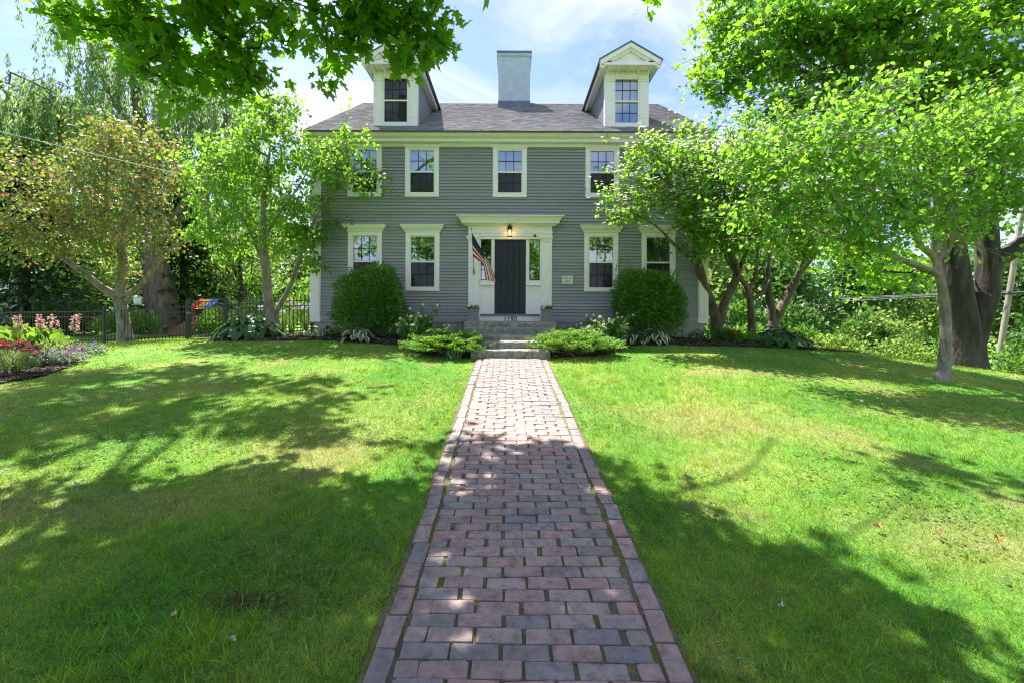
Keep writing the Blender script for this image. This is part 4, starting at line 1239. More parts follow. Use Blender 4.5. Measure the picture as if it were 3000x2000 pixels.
bx, bz = fx(1566.5, 13.17), PZ(691.5, 13.17)
tag(MB().tube([(bx, 13.17, bz), (bx, 13.13, bz), (bx, 13.115, bz)], [0.036, 0.036, 0.026], 16).build('door_camera', M['black_metal']), 'small round black camera on the entry frieze', 'camera')
dbx, dbz = fx(1404, 13.23), PZ(821, 13.23)
db = thing('doorbell', 'small white doorbell beside the sidelight', 'doorbell', (dbx, 13.23, dbz))
box('plate', dbx - .02, dbx + .02, 13.212, 13.238, dbz - .05, dbz + .05, M['trim'], db, bevel=0.008)
MB().tube([(dbx, 13.212, dbz - .01), (dbx, 13.205, dbz - .01)], 0.011, 12).build('button', M['sillgrey'], db)

# plaque
p0, p1, q0, q1 = fx(1646), fx(1677.5), fz(833), fz(808)
plq = thing('house_plaque', 'weathered white plaque with dark lettering on the siding', 'plaque', ((p0 + p1) / 2, 13.25, q0))
box('plaque_board', p0, p1, 13.235, 13.268, q0, q1, M['plaque'], plq, bevel=0.004)
b = MB()
b.box(p0, p0 + .008, 13.23, 13.235, q0, q1); b.box(p1 - .008, p1, 13.23, 13.235, q0, q1); b.box(p0 + .008, p1 - .008, 13.23, 13.235, q0, q0 + .006)
b.build('rim', M['trim'], plq)
rr = random.Random(21)
def scrawl(name, za, xa, xb, h, arc=0.0):
    b = MB(); x = xa
    while x < xb:
        w = rr.uniform(0.005, 0.011); t = (x - xa) / (xb - xa) * 2 - 1
        z = za - arc * t * t + rr.uniform(-.001, .001)
        b.box(x, x + w * .55, 13.2325, 13.2351, z, z + h * rr.uniform(.6, 1))
        b.box(x, x + w, 13.2322, 13.2351, z + h * rr.choice((0.0, .45, .8)), z + h * rr.choice((0.0, .45, .8)) + 0.0025 + h * .15)
        x += w + 0.004
    b.build(name, M['plaque_mark'], plq)
scrawl('lettering', q0 + .152, p0 + .03, p1 - .03, 0.020, 0.006)
scrawl('lettering', q0 + .105, p0 + .10, p1 - .10, 0.018)
scrawl('lettering', q0 + .055, p0 + .095, p1 - .09, 0.026)

# planters with white flowers
def planter(cx, label):
    y = 12.72; zb = 1.576
    t = thing('planter', label, 'planter', (cx, y, zb), 'planters flanking the door')
    H = 0.345
    prof = [(0, .172), (.05, .165), (.14, .148), (.22, .146), (.30, .158), (H, .172)]
    V = []; F = []
    for (h, w) in prof:
        for (sx, sy) in ((-1, -1), (1, -1), (1, 1), (-1, 1)):
            V.append((cx + sx * w, y + sy * w, zb + h))
    n = len(prof)
    for k in range(n - 1):
        for q in range(4): F.append((k * 4 + q, k * 4 + (q + 1) % 4, (k + 1) * 4 + (q + 1) % 4, (k + 1) * 4 + q))
    F.append((3, 2, 1, 0))
    # rim and inside
    o = len(V); w = .148
    V += [(cx - w, y - w, zb + H), (cx + w, y - w, zb + H), (cx + w, y + w, zb + H), (cx - w, y + w, zb + H)]
    V += [(cx - w, y - w, zb + H - .06), (cx + w, y - w, zb + H - .06), (cx + w, y + w, zb + H - .06), (cx - w, y + w, zb + H - .06)]
    tb = (n - 1) * 4
    for q in range(4):
        F.append((tb + q, tb + (q + 1) % 4, o + (q + 1) % 4, o + q)); F.append((o + q, o + (q + 1) % 4, o + 4 + (q + 1) % 4, o + 4 + q))
    F.append((o + 4, o + 5, o + 6, o + 7))
    mobj('pot', V, F, M['planter'], t)
    N = 260
    ps = np.stack([cx + rng.uniform(-.15, .15, N), y + rng.uniform(-.15, .15, N), zb + H - .03 + rng.uniform(0, .09, N)], -1)
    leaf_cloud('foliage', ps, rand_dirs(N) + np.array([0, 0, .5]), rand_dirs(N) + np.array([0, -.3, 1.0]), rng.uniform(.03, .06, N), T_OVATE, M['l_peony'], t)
    for k in range(9):
        c = np.array([cx + rng.uniform(-.16, .16), y - rng.uniform(0, .17), zb + H + rng.uniform(0.02, .12)])
        m = 6; an = np.arange(m) * 2 * np.pi / m
        ax = np.stack([np.cos(an), -.35 * np.ones(m), np.sin(an) * .9], -1)
        leaf_cloud('blossom', np.repeat(c[None], m, 0), ax, np.array([0, -1.0, .5]), .045, T_OVATE, M['p_white'], t, width=1.2)
    return t
planter((fx(1368.5, 12.7) + fx(1402, 12.7)) / 2, 'waisted grey stone planter of white flowers on the flag side of the door')
planter((fx(1585, 12.7) + fx(1620, 12.7)) / 2, 'waisted grey stone planter of white flowers on the hinge side of the door')

# flag
fl = thing('flag', 'red white and blue flag on an angled pole by the door', 'flag', (fx(1388, 13.2), 13.2, PZ(805, 13.2)))
PB = Vector((fx(1388, 13.2), 13.22, PZ(800, 13.2))); PT = Vector((fx(1381, 12.3), 12.3, PZ(671, 12.3)))
MB().tube([PB, PT], [0.012, 0.010], 8).build('flag_pole', M['brass'], fl)
MB().lathe([(0.004, -.03), (0.02, -.015), (0.024, 0), (0.018, .02), (0.004, .035)], PT, 10).build('finial', M['brass'], fl, smooth=True)
b = MB(); b.box(PB.x - .03, PB.x + .03, 13.215, 13.24, PB.z - .06, PB.z + .06); b.tube([PB + Vector((0, 0.01, -.01)), PB + (PT - PB) * .1], 0.018, 8); b.build('bracket', M['brass'], fl)
top = [(255, 262), (330, 390), (398, 505), (450, 590), (490, 675), (528, 770), (550, 858)]
bot = [(267, 548), (315, 580), (360, 612), (392, 645), (404, 705), (412, 775), (424, 832)]
nu, nv = 48, 26
def lerp_path(P, t):
    k = t * (len(P) - 1); i = min(int(k), len(P) - 2); f = k - i
    return (P[i][0] * (1 - f) + P[i + 1][0] * f, P[i][1] * (1 - f) + P[i + 1][1] * f)
V = []
nv = 52
for j in range(nv + 1):
    v = j / nv
    # a pleat hides the middle stripes behind the front of the cloth
    if v < 0.46: w_, back = v / 0.46 * 0.52, 0.0
    elif v < 0.72:
        t_ = (v - 0.46) / 0.26; w_, back = 0.52 - 0.10 * math.sin(math.pi * t_), 0.05 * math.sin(math.pi * t_)
    else: w_, back = 0.52 + (v - 0.72) / 0.28 * 0.48, 0.0
    for i in range(nu + 1):
        u = i / nu
        a, c = lerp_path(top, u), lerp_path(bot, u)
        sx = a[0] * (1 - w_) + c[0] * w_; sy = a[1] * (1 - w_) + c[1] * w_
        px, py = 1320 + sx / 4.125, 620 + sy / 4.125
        hp = 12.3 + 0.36 * w_
        d = hp + 0.10 * u + back * (0.3 + u) + 0.035 * u ** 0.6 * math.sin(w_ * 7.5 - 2.0 * u)
        V.append((PX(px, d), d, PZ(py, d)))
parts = {'red': [], 'white': [], 'navy': []}
for j in range(nv):
    for i in range(nu):
        u, v = (i + .5) / nu, (j + .5) / nv
        key = 'navy' if (u < 0.4 and v < 7 / 13) else ('red' if int(v * 13) % 2 == 0 else 'white')
        a = j * (nu + 1) + i
        parts[key].append((a, a + 1, a + nu + 2, a + nu + 1))
cl = bpy.data.meshes.new('flag_cloth')
allf = parts['red'] + parts['white'] + parts['navy']
cl.from_pydata(V, [], allf)
for k in ('red', 'white', 'navy'): cl.materials.append(M[k])
cl.polygons.foreach_set('material_index', [0] * len(parts['red']) + [1] * len(parts['white']) + [2] * len(parts['navy']))
cl.polygons.foreach_set('use_smooth', [True] * len(allf)); cl.update()
cloth = link(bpy.data.objects.new('cloth', cl), fl)
b = MB()
def fpt(u, v):
    i, j = min(int(u * nu), nu - 1), min(int(v * nv), nv - 1)
    return Vector(V[j * (nu + 1) + i])
for r_i in range(9):
    for c_i in range(6 if r_i % 2 == 0 else 5):
        u = 0.4 * (c_i * 2 + 1 + (r_i % 2)) / 12; v = 7 / 13 * (r_i + 1) / 10
        p = fpt(u, v); eu = (fpt(u + .05, v) - p).normalized(); ev = (fpt(u, v + .08) - p).normalized()
        nrm = eu.cross(ev).normalized()
        if nrm.y > 0: nrm = -nrm
        pts = []
        for k in range(10):
            rr_ = 0.011 if k % 2 == 0 else 0.0045; t = math.pi / 5 * k
            pts.append(p + nrm * 0.003 + eu * rr_ * math.sin(t) - ev * rr_ * math.cos(t))
        b.add(pts, [tuple(range(10))])
b.build('stars', M['white'], cloth)['kind'] = 'stuff'

# ------------------------------------------------------------------ fence
def rail_box(p, q, h, w, mb):
    p, q = Vector(p), Vector(q); d = (q - p).normalized(); s = Vector((d.y, -d.x, 0)).normalized() * w / 2; u = Vector((0, 0, h / 2))
    v = [p - s - u, p + s - u, p + s + u, p - s + u, q - s - u, q + s - u, q + s + u, q - s + u]
    mb.add(v, [(0, 3, 2, 1), (4, 5, 6, 7), (0, 1, 5, 4), (1, 2, 6, 5), (2, 3, 7, 6), (3, 0, 4, 7)])
def picket_mesh(h, spear):
    b = MB(); b.box(-.008, .008, -.008, .008, 0, h - (.02 if spear else 0))
    if spear: b.add([(-.008, -.008, h - .02), (.008, -.008, h - .02), (.008, .008, h - .02), (-.008, .008, h - .02), (0, 0, h + .01)], [(0, 1, 4), (1, 2, 4), (2, 3, 4), (3, 0, 4)])
    return mesh_from('picket', b.v, b.f, M['fence'])
PK_T = picket_mesh(1.22, True); PK_S = picket_mesh(1.06, False)
def post_mesh(h, w):
    b = MB(); b.box(-w, w, -w, w, -.1, h); b.box(-w - .008, w + .008, -w - .008, w + .008, h, h + .02); b.box(-w * .6, w * .6, -w * .6, w * .6, h + .02, h + .035)
    return mesh_from('post', b.v, b.f, M['fence'])
POST = post_mesh(1.20, .03); GPOST = post_mesh(1.27, .05)
def fence(pts, label, tall):
    c = pts[0]
    t = thing('metal_fence', label, 'fence', (c[0], c[1], gz(*c)), 'black metal fence along the side yard')
    for i in range(len(pts) - 1):
        (xa, ya), (xb, yb) = pts[i], pts[i + 1]
        za, zb = gz(xa, ya), gz(xb, yb)
        L_ = math.hypot(xb - xa, yb - ya); n = max(2, int(L_ / .118))
        for hh in ((1.06, .90, .12) if tall else (1.05, .88, .12)):
            b = MB(); rail_box((xa, ya, za + hh), (xb, yb, zb + hh), .028, .026, b); b.build('rail', M['fence'], t)
        for k in range(1, n):
            f = k / n
            o = link(bpy.data.objects.new('picket', PK_T if tall else PK_S), t)
            o.location = (xa + (xb - xa) * f, ya + (yb - ya) * f, za + (zb - za) * f + .02)
            o.rotation_euler = (0, 0, math.atan2(yb - ya, xb - xa))
        if i > 0 or not tall:
            o = link(bpy.data.objects.new('post', POST), t); o.location = (xa, ya, za)
    xe, ye = pts[-1]
    o = link(bpy.data.objects.new('post', POST), t); o.location = (xe, ye, gz(xe, ye))
    return t
GA, GB = (-9.15, 14.55), (-10.45, 14.7)
f1 = fence([(GA[0] + .06, GA[1]), (-7.7, 14.35), (-6.22, 14.15)], 'black spear-topped metal fence between the arched gate and the house', True)
f2 = fence([(GB[0] - .06, GB[1]), (-13.35, 14.9), (-16.7, 15.5), (-20.2, 16.2)], 'black flat-topped metal fence running from the gate past the bronze-leaved tree', False)
gt = thing('garden_gate', 'black metal garden gate with arched top rails', 'gate', (GA[0], GA[1], gz(*GA)))
for p in (GA, GB):
    o = link(bpy.data.objects.new('gate_post', GPOST), gt); o.location = (p[0], p[1], gz(*p))
zg = (gz(*GA) + gz(*GB)) / 2
def arch(f, base): return zg + base + 0.14 * (1 - (2 * f - 1) ** 2)
for base in (1.06, .90):
    b = MB()
    for k in range(16):
        f0, f1_ = k / 16, (k + 1) / 16
        P = lambda f: (GA[0] + (GB[0] - GA[0]) * f, GA[1] + (GB[1] - GA[1]) * f, arch(f, base))
        rail_box(P(f0), P(f1_), .028, .028, b)
    b.build('arched_rail', M['fence'], gt)
b = MB(); rail_box((GA[0], GA[1], zg + .12), (GB[0], GB[1], zg + .12), .03, .028, b); b.build('rail', M['fence'], gt)
for k in range(1, 11):
    f = k / 11; hh = arch(f, 1.06) - zg
    o = link(bpy.data.objects.new('picket', PK_S), gt); o.location = (GA[0] + (GB[0] - GA[0]) * f, GA[1] + (GB[1] - GA[1]) * f, zg + .06); o.scale = (1, 1, (hh - .06) / 1.06)
MB().box(GB[0] - .02, GB[0] + .13, GB[1] - .09, GB[1] - .05, zg + .80, zg + .86).build('latch', M['sillgrey'], gt)

# ------------------------------------------------------------------ play set beyond the fence
px0, py0 = -14.3, 21.5
zq = gz(px0, py0)
ps = thing('play_set', 'wooden play set with a red yellow and blue canopy behind the gate', 'play set', (px0, py0, zq))
zc = PZ(880, 21.5); zl = PZ(909, 21.5)
w = 0.46
b = MB()
for sx in (-.42, .42):
    for sy in (-.5, .5):
        MB().box(px0 + sx - .05, px0 + sx + .05, py0 + sy - .05, py0 + sy + .05, zq, zl + .12).build('leg', M['wood'], ps)
cols = ['red', 'p_y', 'p_b']
M['p_y'] = surf('yellow_canopy', (0.75, 0.42, 0.02), (0.8, 0.5, 0.05), 5, 0.6, 0); M['p_b'] = surf('blue_canopy', (0.03, 0.14, 0.5), (0.06, 0.2, 0.6), 5, 0.6, 0)
for i, c in enumerate(cols):
    a, e = px0 - w + i * 2 * w / 3, px0 - w + (i + 1) * 2 * w / 3
    b = MB(); b.add([(a, py0, zc), (e, py0, zc), (e, py0 - .75, zl), (a, py0 - .75, zl), (a, py0, zc - .01), (e, py0, zc - .01), (e, py0 - .75, zl - .01), (a, py0 - .75, zl - .01)],
                    [(0, 3, 2, 1), (4, 5, 6, 7), (3, 7, 6, 2), (0, 4, 7, 3), (1, 2, 6, 5)])
    b.add([(a, py0, zc), (e, py0, zc), (e, py0 + .75, zl), (a, py0 + .75, zl)], [(0, 1, 2, 3)])
    b.build('canopy_panel', M[c], ps)
box('deck', px0 - .48, px0 + .48, py0 - .55, py0 + .55, zq + .85, zq + .92, M['wood'], ps)
b = MB()
v = [(px0 - 1.25, py0 - .9, zq), (px0 - .3, py0 - .9, zq), (px0 + .1, py0 - .55, zq + .9), (px0 - .45, py0 - .55, zq + .9)]
v2 = [(a_, b_ + .05, c_ - .04) for a_, b_, c_ in v]
b.add(v + v2, [(0, 1, 2, 3), (7, 6, 5, 4), (0, 4, 5, 1), (1, 5, 6, 2), (2, 6, 7, 3), (3, 7, 4, 0)])
b.build('climbing_ramp', M['wood'], ps)
for k in range(6):
    f = .1 + k * .16; xx = px0 - .75 + .45 * f + .2 * (k % 2); yy = py0 - .92 + .35 * f
    MB().lathe([(.05, -.02), (.06, .01), (.03, .05)], (xx, yy - .02, zq + .9 * f), 8).build('climbing_hold', M['p_y'] if k % 2 else M['p_b'], ps)

# bird feeder in the bronze-leaved tree
ffx, ffy, ffz = PX(402, 14.75), 14.75, PZ(898, 14.75)
fd = thing('bird_feeder', 'white bird feeder with pale blue lid hanging at the tree fork', 'bird feeder', (ffx, ffy, ffz))
MB().lathe([(.085, .03), (.10, .10), (.10, .22), (.085, .25)], (ffx, ffy, ffz), 16).build('jar', M['trim'], fd, smooth=True)
M['feederblue'] = surf('pale_blue_plastic', (0.25, 0.5, 0.62), (0.32, 0.58, 0.7), 4, 0.4, 0)
MB().lathe([(.12, .25), (.11, .27), (.05, .30), (.01, .32)], (ffx, ffy, ffz), 16).build('lid', M['feederblue'], fd, smooth=True)
MB().lathe([(.09, 0), (.14, .005), (.14, .02), (.085, .03)], (ffx, ffy, ffz), 16).build('tray', M['feederblue'], fd, smooth=True)
MB().tube([(ffx, ffy, ffz + .31), (ffx - .03, ffy + .02, ffz + .75)], .004, 5).build('hanger', M['darkwire'], fd)

# shed behind the fence
sh = thing('shed', 'blue grey shed seen through the fence at the lawn edge', 'shed', (-31.2, 27.5, gz(-30, 27)))
zs = gz(-30, 27)
MB().box(-33.5, -29.2, 27, 30, zs - .1, zs + 2.05).build('wall', M['shed'], sh)
for k in range(12): box('siding_board', -33.5, -29.18, 26.97, 27.0, zs + .17 * k, zs + .17 * k + .155, M['shed'], sh)
MB().prism_x(-33.7, -29.0, [(26.7, zs + 2.0), (28.5, zs + 3.0), (30.3, zs + 2.0), (30.3, zs + 2.1), (28.5, zs + 3.1), (26.7, zs + 2.1)]).build('roof', M['shedroof'], sh)
MB().box(-29.3, -29.15, 26.95, 27.1, zs - .1, zs + 2.04).build('corner_board', M['trim'], sh)

# utility pole and wires beyond the crest
ud = 25.0
ux, uz0 = PX(2921, ud), gz(PX(2921, ud), ud)
up = thing('utility_pole', 'leaning weathered wooden utility pole beyond the big maple', 'pole', (ux, ud, uz0))
tx, tz = PX(2990, ud), PZ(640, ud)
MB().tube([(ux - .25, ud, uz0 - .3), (ux, ud, PZ(1086, ud)), (tx, ud, tz), (tx + .3, ud, tz + 3)], [.15, .145, .12, .11], 12).build('shaft', M['pole'], up, smooth=True)
ax_, az = PX(2962, ud), PZ(856, ud)
MB().box(ax_ - 1.0, ax_ + 1.1, ud - .22, ud - .12, az - .05, az + .05).build('crossarm', M['darkwire'], up)
for dx in (-.9, -.3, .9): MB().lathe([(.03, 0), (.05, .04), (.03, .1)], (ax_ + dx, ud - .17, az + .05), 10).build('insulator', M['darkwire'], up)
def wire(p, q, sag, r, mat, label, group=None):
    p, q = Vector(p), Vector(q); n = 20
    pts = [p.lerp(q, k / n) - Vector((0, 0, sag * 4 * (k / n) * (1 - k / n))) for k in range(n + 1)]
    o = MB().tube(pts, r, 5).build('power_line' if group else 'service_cable', M[mat])
    return tag(o, label, 'cable', group)
for k, (dx, dz) in enumerate(((-.9, .12), (-.3, .12), (.9, .12))):
    wire((ax_ + dx, ud - .17, az + dz + .02), (5 + k * .4, 58, PZ(885 + k * 9, 58)), .3, .02, 'wire', ['uppermost power line crossing behind the small trees', 'middle power line crossing behind the small trees', 'lowest power line crossing behind the small trees'][k], 'power lines beyond the lawn')
for k in range(2):
    wire((ax_ - .5 + k * .6, ud + .1, PZ(760 + k * 60, ud)), (ax_ + 25, ud - 4, PZ(700 + k * 60, ud)), .4, .018, 'darkwire', ['upper dark cable leaving the utility pole', 'lower dark cable leaving the utility pole'][k], 'dark cables on the utility pole')
wire((PX(-200, 11), 11, PZ(345, 11)), (-6.0, 15.2, 5.3), .05, .012, 'wire', 'pale service cable crossing the trees to the house')

# ------------------------------------------------------------------ trees
class Skel:
    def __init__(s): s.p = []; s.par = []; s.r = []
    def add(s, p, par, r=0.0):
        s.p.append(np.asarray(p, float)); s.par.append(par); s.r.append(r); return len(s.p) - 1
    def limb(s, pts, r0, r1, step=0.25, wob=0.03):
        pts = [np.asarray(p, float) for p in pts]
        if s.p:
            P = np.array(s.p); par = int(np.argmin(np.linalg.norm(P - pts[0], axis=1)))
        else:
            par = -1
        # Catmull-Rom through the points
        Q = [2 * pts[0] - pts[1]] + pts + [2 * pts[-1] - pts[-2]]
        tot = sum(np.linalg.norm(pts[i + 1] - pts[i]) for i in range(len(pts) - 1)); done = 0
        first = True
        for i in range(len(pts) - 1):
            L_ = np.linalg.norm(pts[i + 1] - pts[i]); n = max(1, int(L_ / step))
            for k in range(0 if (first and par < 0) else 1, n + 1):
                t = k / n
                p = 0.5 * ((2 * Q[i + 1]) + (-Q[i] + Q[i + 2]) * t + (2 * Q[i] - 5 * Q[i + 1] + 4 * Q[i + 2] - Q[i + 3]) * t * t + (-Q[i] + 3 * Q[i + 1] - 3 * Q[i + 2] + Q[i + 3]) * t ** 3)
                f = (done + L_ * t) / tot
                r = r0 * (1 - f) + r1 * f
                par = s.add(p + rng.normal(0, wob * min(r, .15), 3), par, r)
            first = False
            done += L_

def sample_blobs(blobs, n, shell=0.45):
    w = np.array([b[1][0] * b[1][1] * b[1][2] for b in blobs]) ** 0.85
    idx = rng.choice(len(blobs), n, p=w / w.sum())
    c = np.array([b[0] for b in blobs])[idx]; r = np.array([b[1] for b in blobs])[idx]
    return c + r * rand_dirs(n) * (rng.uniform(0, 1, (n, 1)) ** shell)

def grow(sk, blobs, nclus, per, spread=0.35, tip_r=0.004, rise=0.12, step=0.3, shell=0.45):
    C = sample_blobs(blobs, nclus, shell)
    P0 = np.array(sk.p)
    dmin = np.array([np.min(np.linalg.norm(P0 - c, axis=1)) for c in C])
    order = np.argsort(dmin)
    tips = []; base = []
    cap = len(sk.p) + nclus * 40
    P = np.zeros((cap, 3)); n0 = len(P0); P[:n0] = P0; cnt = n0
    lead = np.zeros(cap)
    for ci in order:
        c = C[ci]
        d = np.linalg.norm(P[:cnt] - c, axis=1)
        # prefer joining a bit further back so that branches sweep forward
        j = int(np.argmin(d + 0.25 * np.maximum(0, P[:cnt, 2] - c[2])))
        a = P[j]; L_ = d[j]
        n = max(1, int(L_ / step)); par = j
        ctrl = (a + c) / 2 + np.array([0, 0, rise * L_]) + rng.normal(0, 0.07 * L_, 3)
        for k in range(1, n + 1):
            t = k / n
            p = (1 - t) ** 2 * a + 2 * t * (1 - t) * ctrl + t * t * c
            par = sk.add(p, par, 0.0); P[cnt] = p; cnt += 1
        for q in range(per):
            tp = c + rng.normal(0, 1, 3) * spread * np.array([1, 1, .7])
            i2 = sk.add(tp, par, 0.0); P[cnt] = tp; cnt += 1
            tips.append(tp); base.append(P[sk.par[i2]])
    return np.array(tips), np.array(base)

def skin(sk, name, mat, parent, tip_r=0.004, expo=0.42, root_r=None, min_draw=0.0):
    n = len(sk.p); P = np.array(sk.p); par = np.array(sk.par); R = np.array(sk.r)
    cnt = np.zeros(n); main = -np.ones(n, int)
    haschild = np.zeros(n, bool); haschild[par[par >= 0]] = True
    cnt[~haschild] = 1
    for i in range(n - 1, 0, -1):
        if par[i] >= 0: cnt[par[i]] += cnt[i]
    rad = np.maximum(tip_r * cnt ** expo, R)
    fixed = R > 0
    rad[fixed] = R[fixed]
    for i in range(1, n):
        if par[i] >= 0: rad[i] = min(rad[i], rad[par[i]] * 1.0 if not fixed[i] else 1e9)
    z0_ = P[0, 2]; hd = np.hypot(P[:, 0] - P[0, 0], P[:, 1] - P[0, 1])
    fl_ = (rad > .08) & (hd < 1.2) & (P[:, 2] - z0_ < 1.2)
    rad = np.where(fl_, rad * (1 + .32 * np.exp(-np.maximum(P[:, 2] - z0_ - .1, 0) / .2)), rad)
    best = np.zeros(n)
    for i in range(n):
        p = par[i]
        if p >= 0 and (rad[i] > best[p]): best[p] = rad[i]; main[p] = i
    E = np.array([i for i in range(n) if par[i] >= 0 and rad[i] >= min_draw])
    A = P[par[E]]; B = P[E]
    D = unit(B - A)
    dirs = np.zeros((n, 3))
    np.add.at(dirs, E, D)
    mm = main[par[E]] == E
    np.add.at(dirs, par[E][mm], D[mm])
    dirs = unit(dirs)
    ref = np.array([0.31, 0.94, 0.12])
    def rings(pos, d, r, K):
        a = np.cross(d, ref); bad = np.linalg.norm(a, axis=1) < 0.25
        a[bad] = np.cross(d[bad], np.array([1.0, 0, 0.2])); a = unit(a); b_ = np.cross(d, a)
        t = np.arange(K) * 2 * np.pi / K
        rr = r[:, None] * np.ones(K)
        if K > 6:
            rr = rr * (1 + 0.10 * np.sin(3 * t + pos[:, 2:3] * 1.1) + 0.06 * np.sin(5 * t + pos[:, 2:3] * 2.3 + pos[:, 0:1]))
        return pos[:, None] + rr[..., None] * (np.cos(t)[None, :, None] * a[:, None] + np.sin(t)[None, :, None] * b_[:, None])
    Vs = []; Fs = []; off = 0
    thick = rad[E] > 0.035
    for sel, K in ((thick, 10), (~thick, 4)):
        e = E[sel]
        if not len(e): continue
        pe = par[e]; ismain = main[pe] == e
        sd = np.where(ismain[:, None], dirs[pe], D[sel]); sr = np.where(ismain, rad[pe], np.minimum(rad[e] * 1.25, rad[pe]))
        V0 = rings(P[pe], sd, sr, K); V1 = rings(P[e], dirs[e], rad[e], K)
        m = len(e)
        Vv = np.concatenate([V0, V1], 1).reshape(-1, 3)
        k = np.arange(K)
        q = np.stack([k, (k + 1) % K, K + (k + 1) % K, K + k], -1)
        F = (q[None] + (np.arange(m) * 2 * K)[:, None, None]).reshape(-1, 4) + off
        Vs.append(Vv); Fs.append(F); off += len(Vv)
    me = fast_mesh(name, np.concatenate(Vs), np.concatenate(Fs), mat, smooth=True)
    return link(bpy.data.objects.new(name, me), parent)

def leaves_on(name, tips, base, n_per, size, template, mat, parent, droop=0.3, up=0.9, spread=0.09, width=1.0, reach=0.75, flat=0.0):
    n = len(tips) * n_per
    ti = np.repeat(np.arange(len(tips)), n_per)
    t = rng.uniform(1 - reach, 1.05, (n, 1))
    pos = base[ti] * (1 - t) + tips[ti] * t + rng.normal(0, spread, (n, 3)) * np.array([1, 1, 1 - flat])
    tw = unit(tips[ti] - base[ti])
    ax = tw * 0.5 + rand_dirs(n) * 0.9 + np.array([0, 0, -droop])
    nr = rng.normal(0, 0.55, (n, 3)) + np.array([0, 0, up])
    return leaf_cloud(name, pos, ax, nr, rng.uniform(size * .5, size * 1.28, n), template, mat, parent, width)

def tree_root(name, label, x, y, group=None):
    return thing(name, label, 'tree', (x, y, gz(x, y)), group)

# --- dogwood in front of the fence, left of the facade
def tree_dogwood_left():
    x, y = -7.15, 13.5; z = gz(x, y)
    t = tree_root('dogwood_tree', 'slender light green tree overlapping the house corner behind the big hosta', x, y)
    sk = Skel()
    P = lambda px, py, d: (PX(px, d), d, PZ(py, d))
    sk.limb([(x, y, z - .1), P(803, 955, 13.5), P(785, 880, 13.4), P(778, 800, 13.2), P(770, 690, 13.0), P(775, 560, 12.8), P(790, 430, 12.7)], .17, .03)
    sk.limb([P(803, 925, 13.5), P(850, 840, 13.2), P(890, 720, 12.9), P(940, 610, 12.4), P(1000, 520, 12.1)], .08, .02)
    sk.limb([P(778, 790, 13.2), P(740, 700, 13.2), P(690, 600, 13.2), P(640, 520, 13.2)], .06, .02)
    sk.limb([P(772, 700, 13.0), P(830, 610, 12.6), P(880, 540, 12.4), P(930, 440, 12.3)], .05, .015)
    blobs = [(P(800, 440, 12.8), (1.3, 1.1, 1.3)), (P(980, 470, 12.2), (1.1, .8, .9)), (P(690, 560, 13.0), (1.2, 1.1, 1.2)), (P(880, 610, 12.5), (1.3, .9, .9)),
             (P(1040, 520, 12.0), (.8, .6, .6)), (P(640, 470, 13.2), (.9, .9, .8)), (P(620, 700, 13.0), (.8, .8, .8)), (P(800, 340, 12.9), (.7, .7, .6)),
             (P(760, 680, 13.0), (1.0, .9, .8)), (P(1110, 560, 11.9), (.35, .3, .3)), (P(900, 720, 12.6), (.45, .5, .9))]
    tips, base = grow(sk, blobs, 270, 5, .26)
    skin(sk, 'trunk', M['bark_pale'], t)
    leaves_on('crown', tips, base, 9, .11, T_OVATE, M['l_dog'], t, droop=.75, up=.9, spread=.07, width=.75)
tree_dogwood_left()

def tree_plum():
    x, y = PX(368, 15.0), 15.0; z = gz(x, y)
    t = tree_root('plum_tree', 'spreading tree with bronze and red tinged leaves behind the fence', x, y)
    P = lambda px, py, d: (PX(px, d), d, PZ(py, d))
    sk = Skel()
    sk.limb([(x, y, z - .1), P(362, 960, 15.0), P(352, 900, 15.0), P(345, 875, 15)], .21, .16)
    sk.limb([P(345, 878, 15), P(300, 850, 14.8), P(250, 810, 14.6), P(170, 750, 14.2), P(90, 690, 13.8), P(20, 640, 13.5)], .13, .03)
    sk.limb([P(345, 878, 15), P(362, 800, 15), P(352, 700, 15), P(370, 640, 14.8), P(400, 560, 14.6), P(420, 470, 14.6)], .15, .025)
    sk.limb([P(345, 885, 15), P(410, 840, 14.9), P(450, 790, 14.7), P(500, 740, 14.5), P(560, 700, 14.4)], .10, .02)
    sk.limb([P(352, 720, 15), P(320, 640, 14.9), P(310, 560, 14.8), P(315, 440, 14.8)], .08, .02)
    sk.limb([P(362, 900, 15), P(378, 880, 15), P(385, 850, 15.0)], .13, .07)
    blobs = [(P(110, 590, 13.8), (1.9, 1.4, 1.2)), (P(300, 520, 14.8), (1.9, 1.3, 1.3)), (P(430, 520, 14.6), (1.5, 1.2, 1.2)), (P(200, 690, 14.2), (1.6, 1.2, .8)),
             (P(480, 700, 14.5), (1.2, 1.0, .8)), (P(330, 680, 14.6), (1.4, 1.1, .8)), (P(380, 400, 14.6), (1.0, .9, .8)), (P(40, 700, 13.4), (1.0, 1, .7)), (P(300, 420, 14.7), (1.2, 1, .7)),
             (P(280, 780, 14.4), (.9, .8, .5)), (P(70, 470, 14.0), (.9, .8, .7))]
    tips, base = grow(sk, blobs, 250, 5, .34)
    skin(sk, 'trunk', M['bark_pale'], t)
    leaves_on('crown', tips, base, 6, .125, T_OVATE, M['l_plum'], t, droop=.3, up=.8, spread=.12, width=.7)
    s = rng.choice(len(tips), 230, replace=False)
    leaves_on('red_leaves', tips[s], base[s], 6, .115, T_OVATE, M['l_plumred'], t, droop=.3, spread=.12, width=.7)
tree_plum()

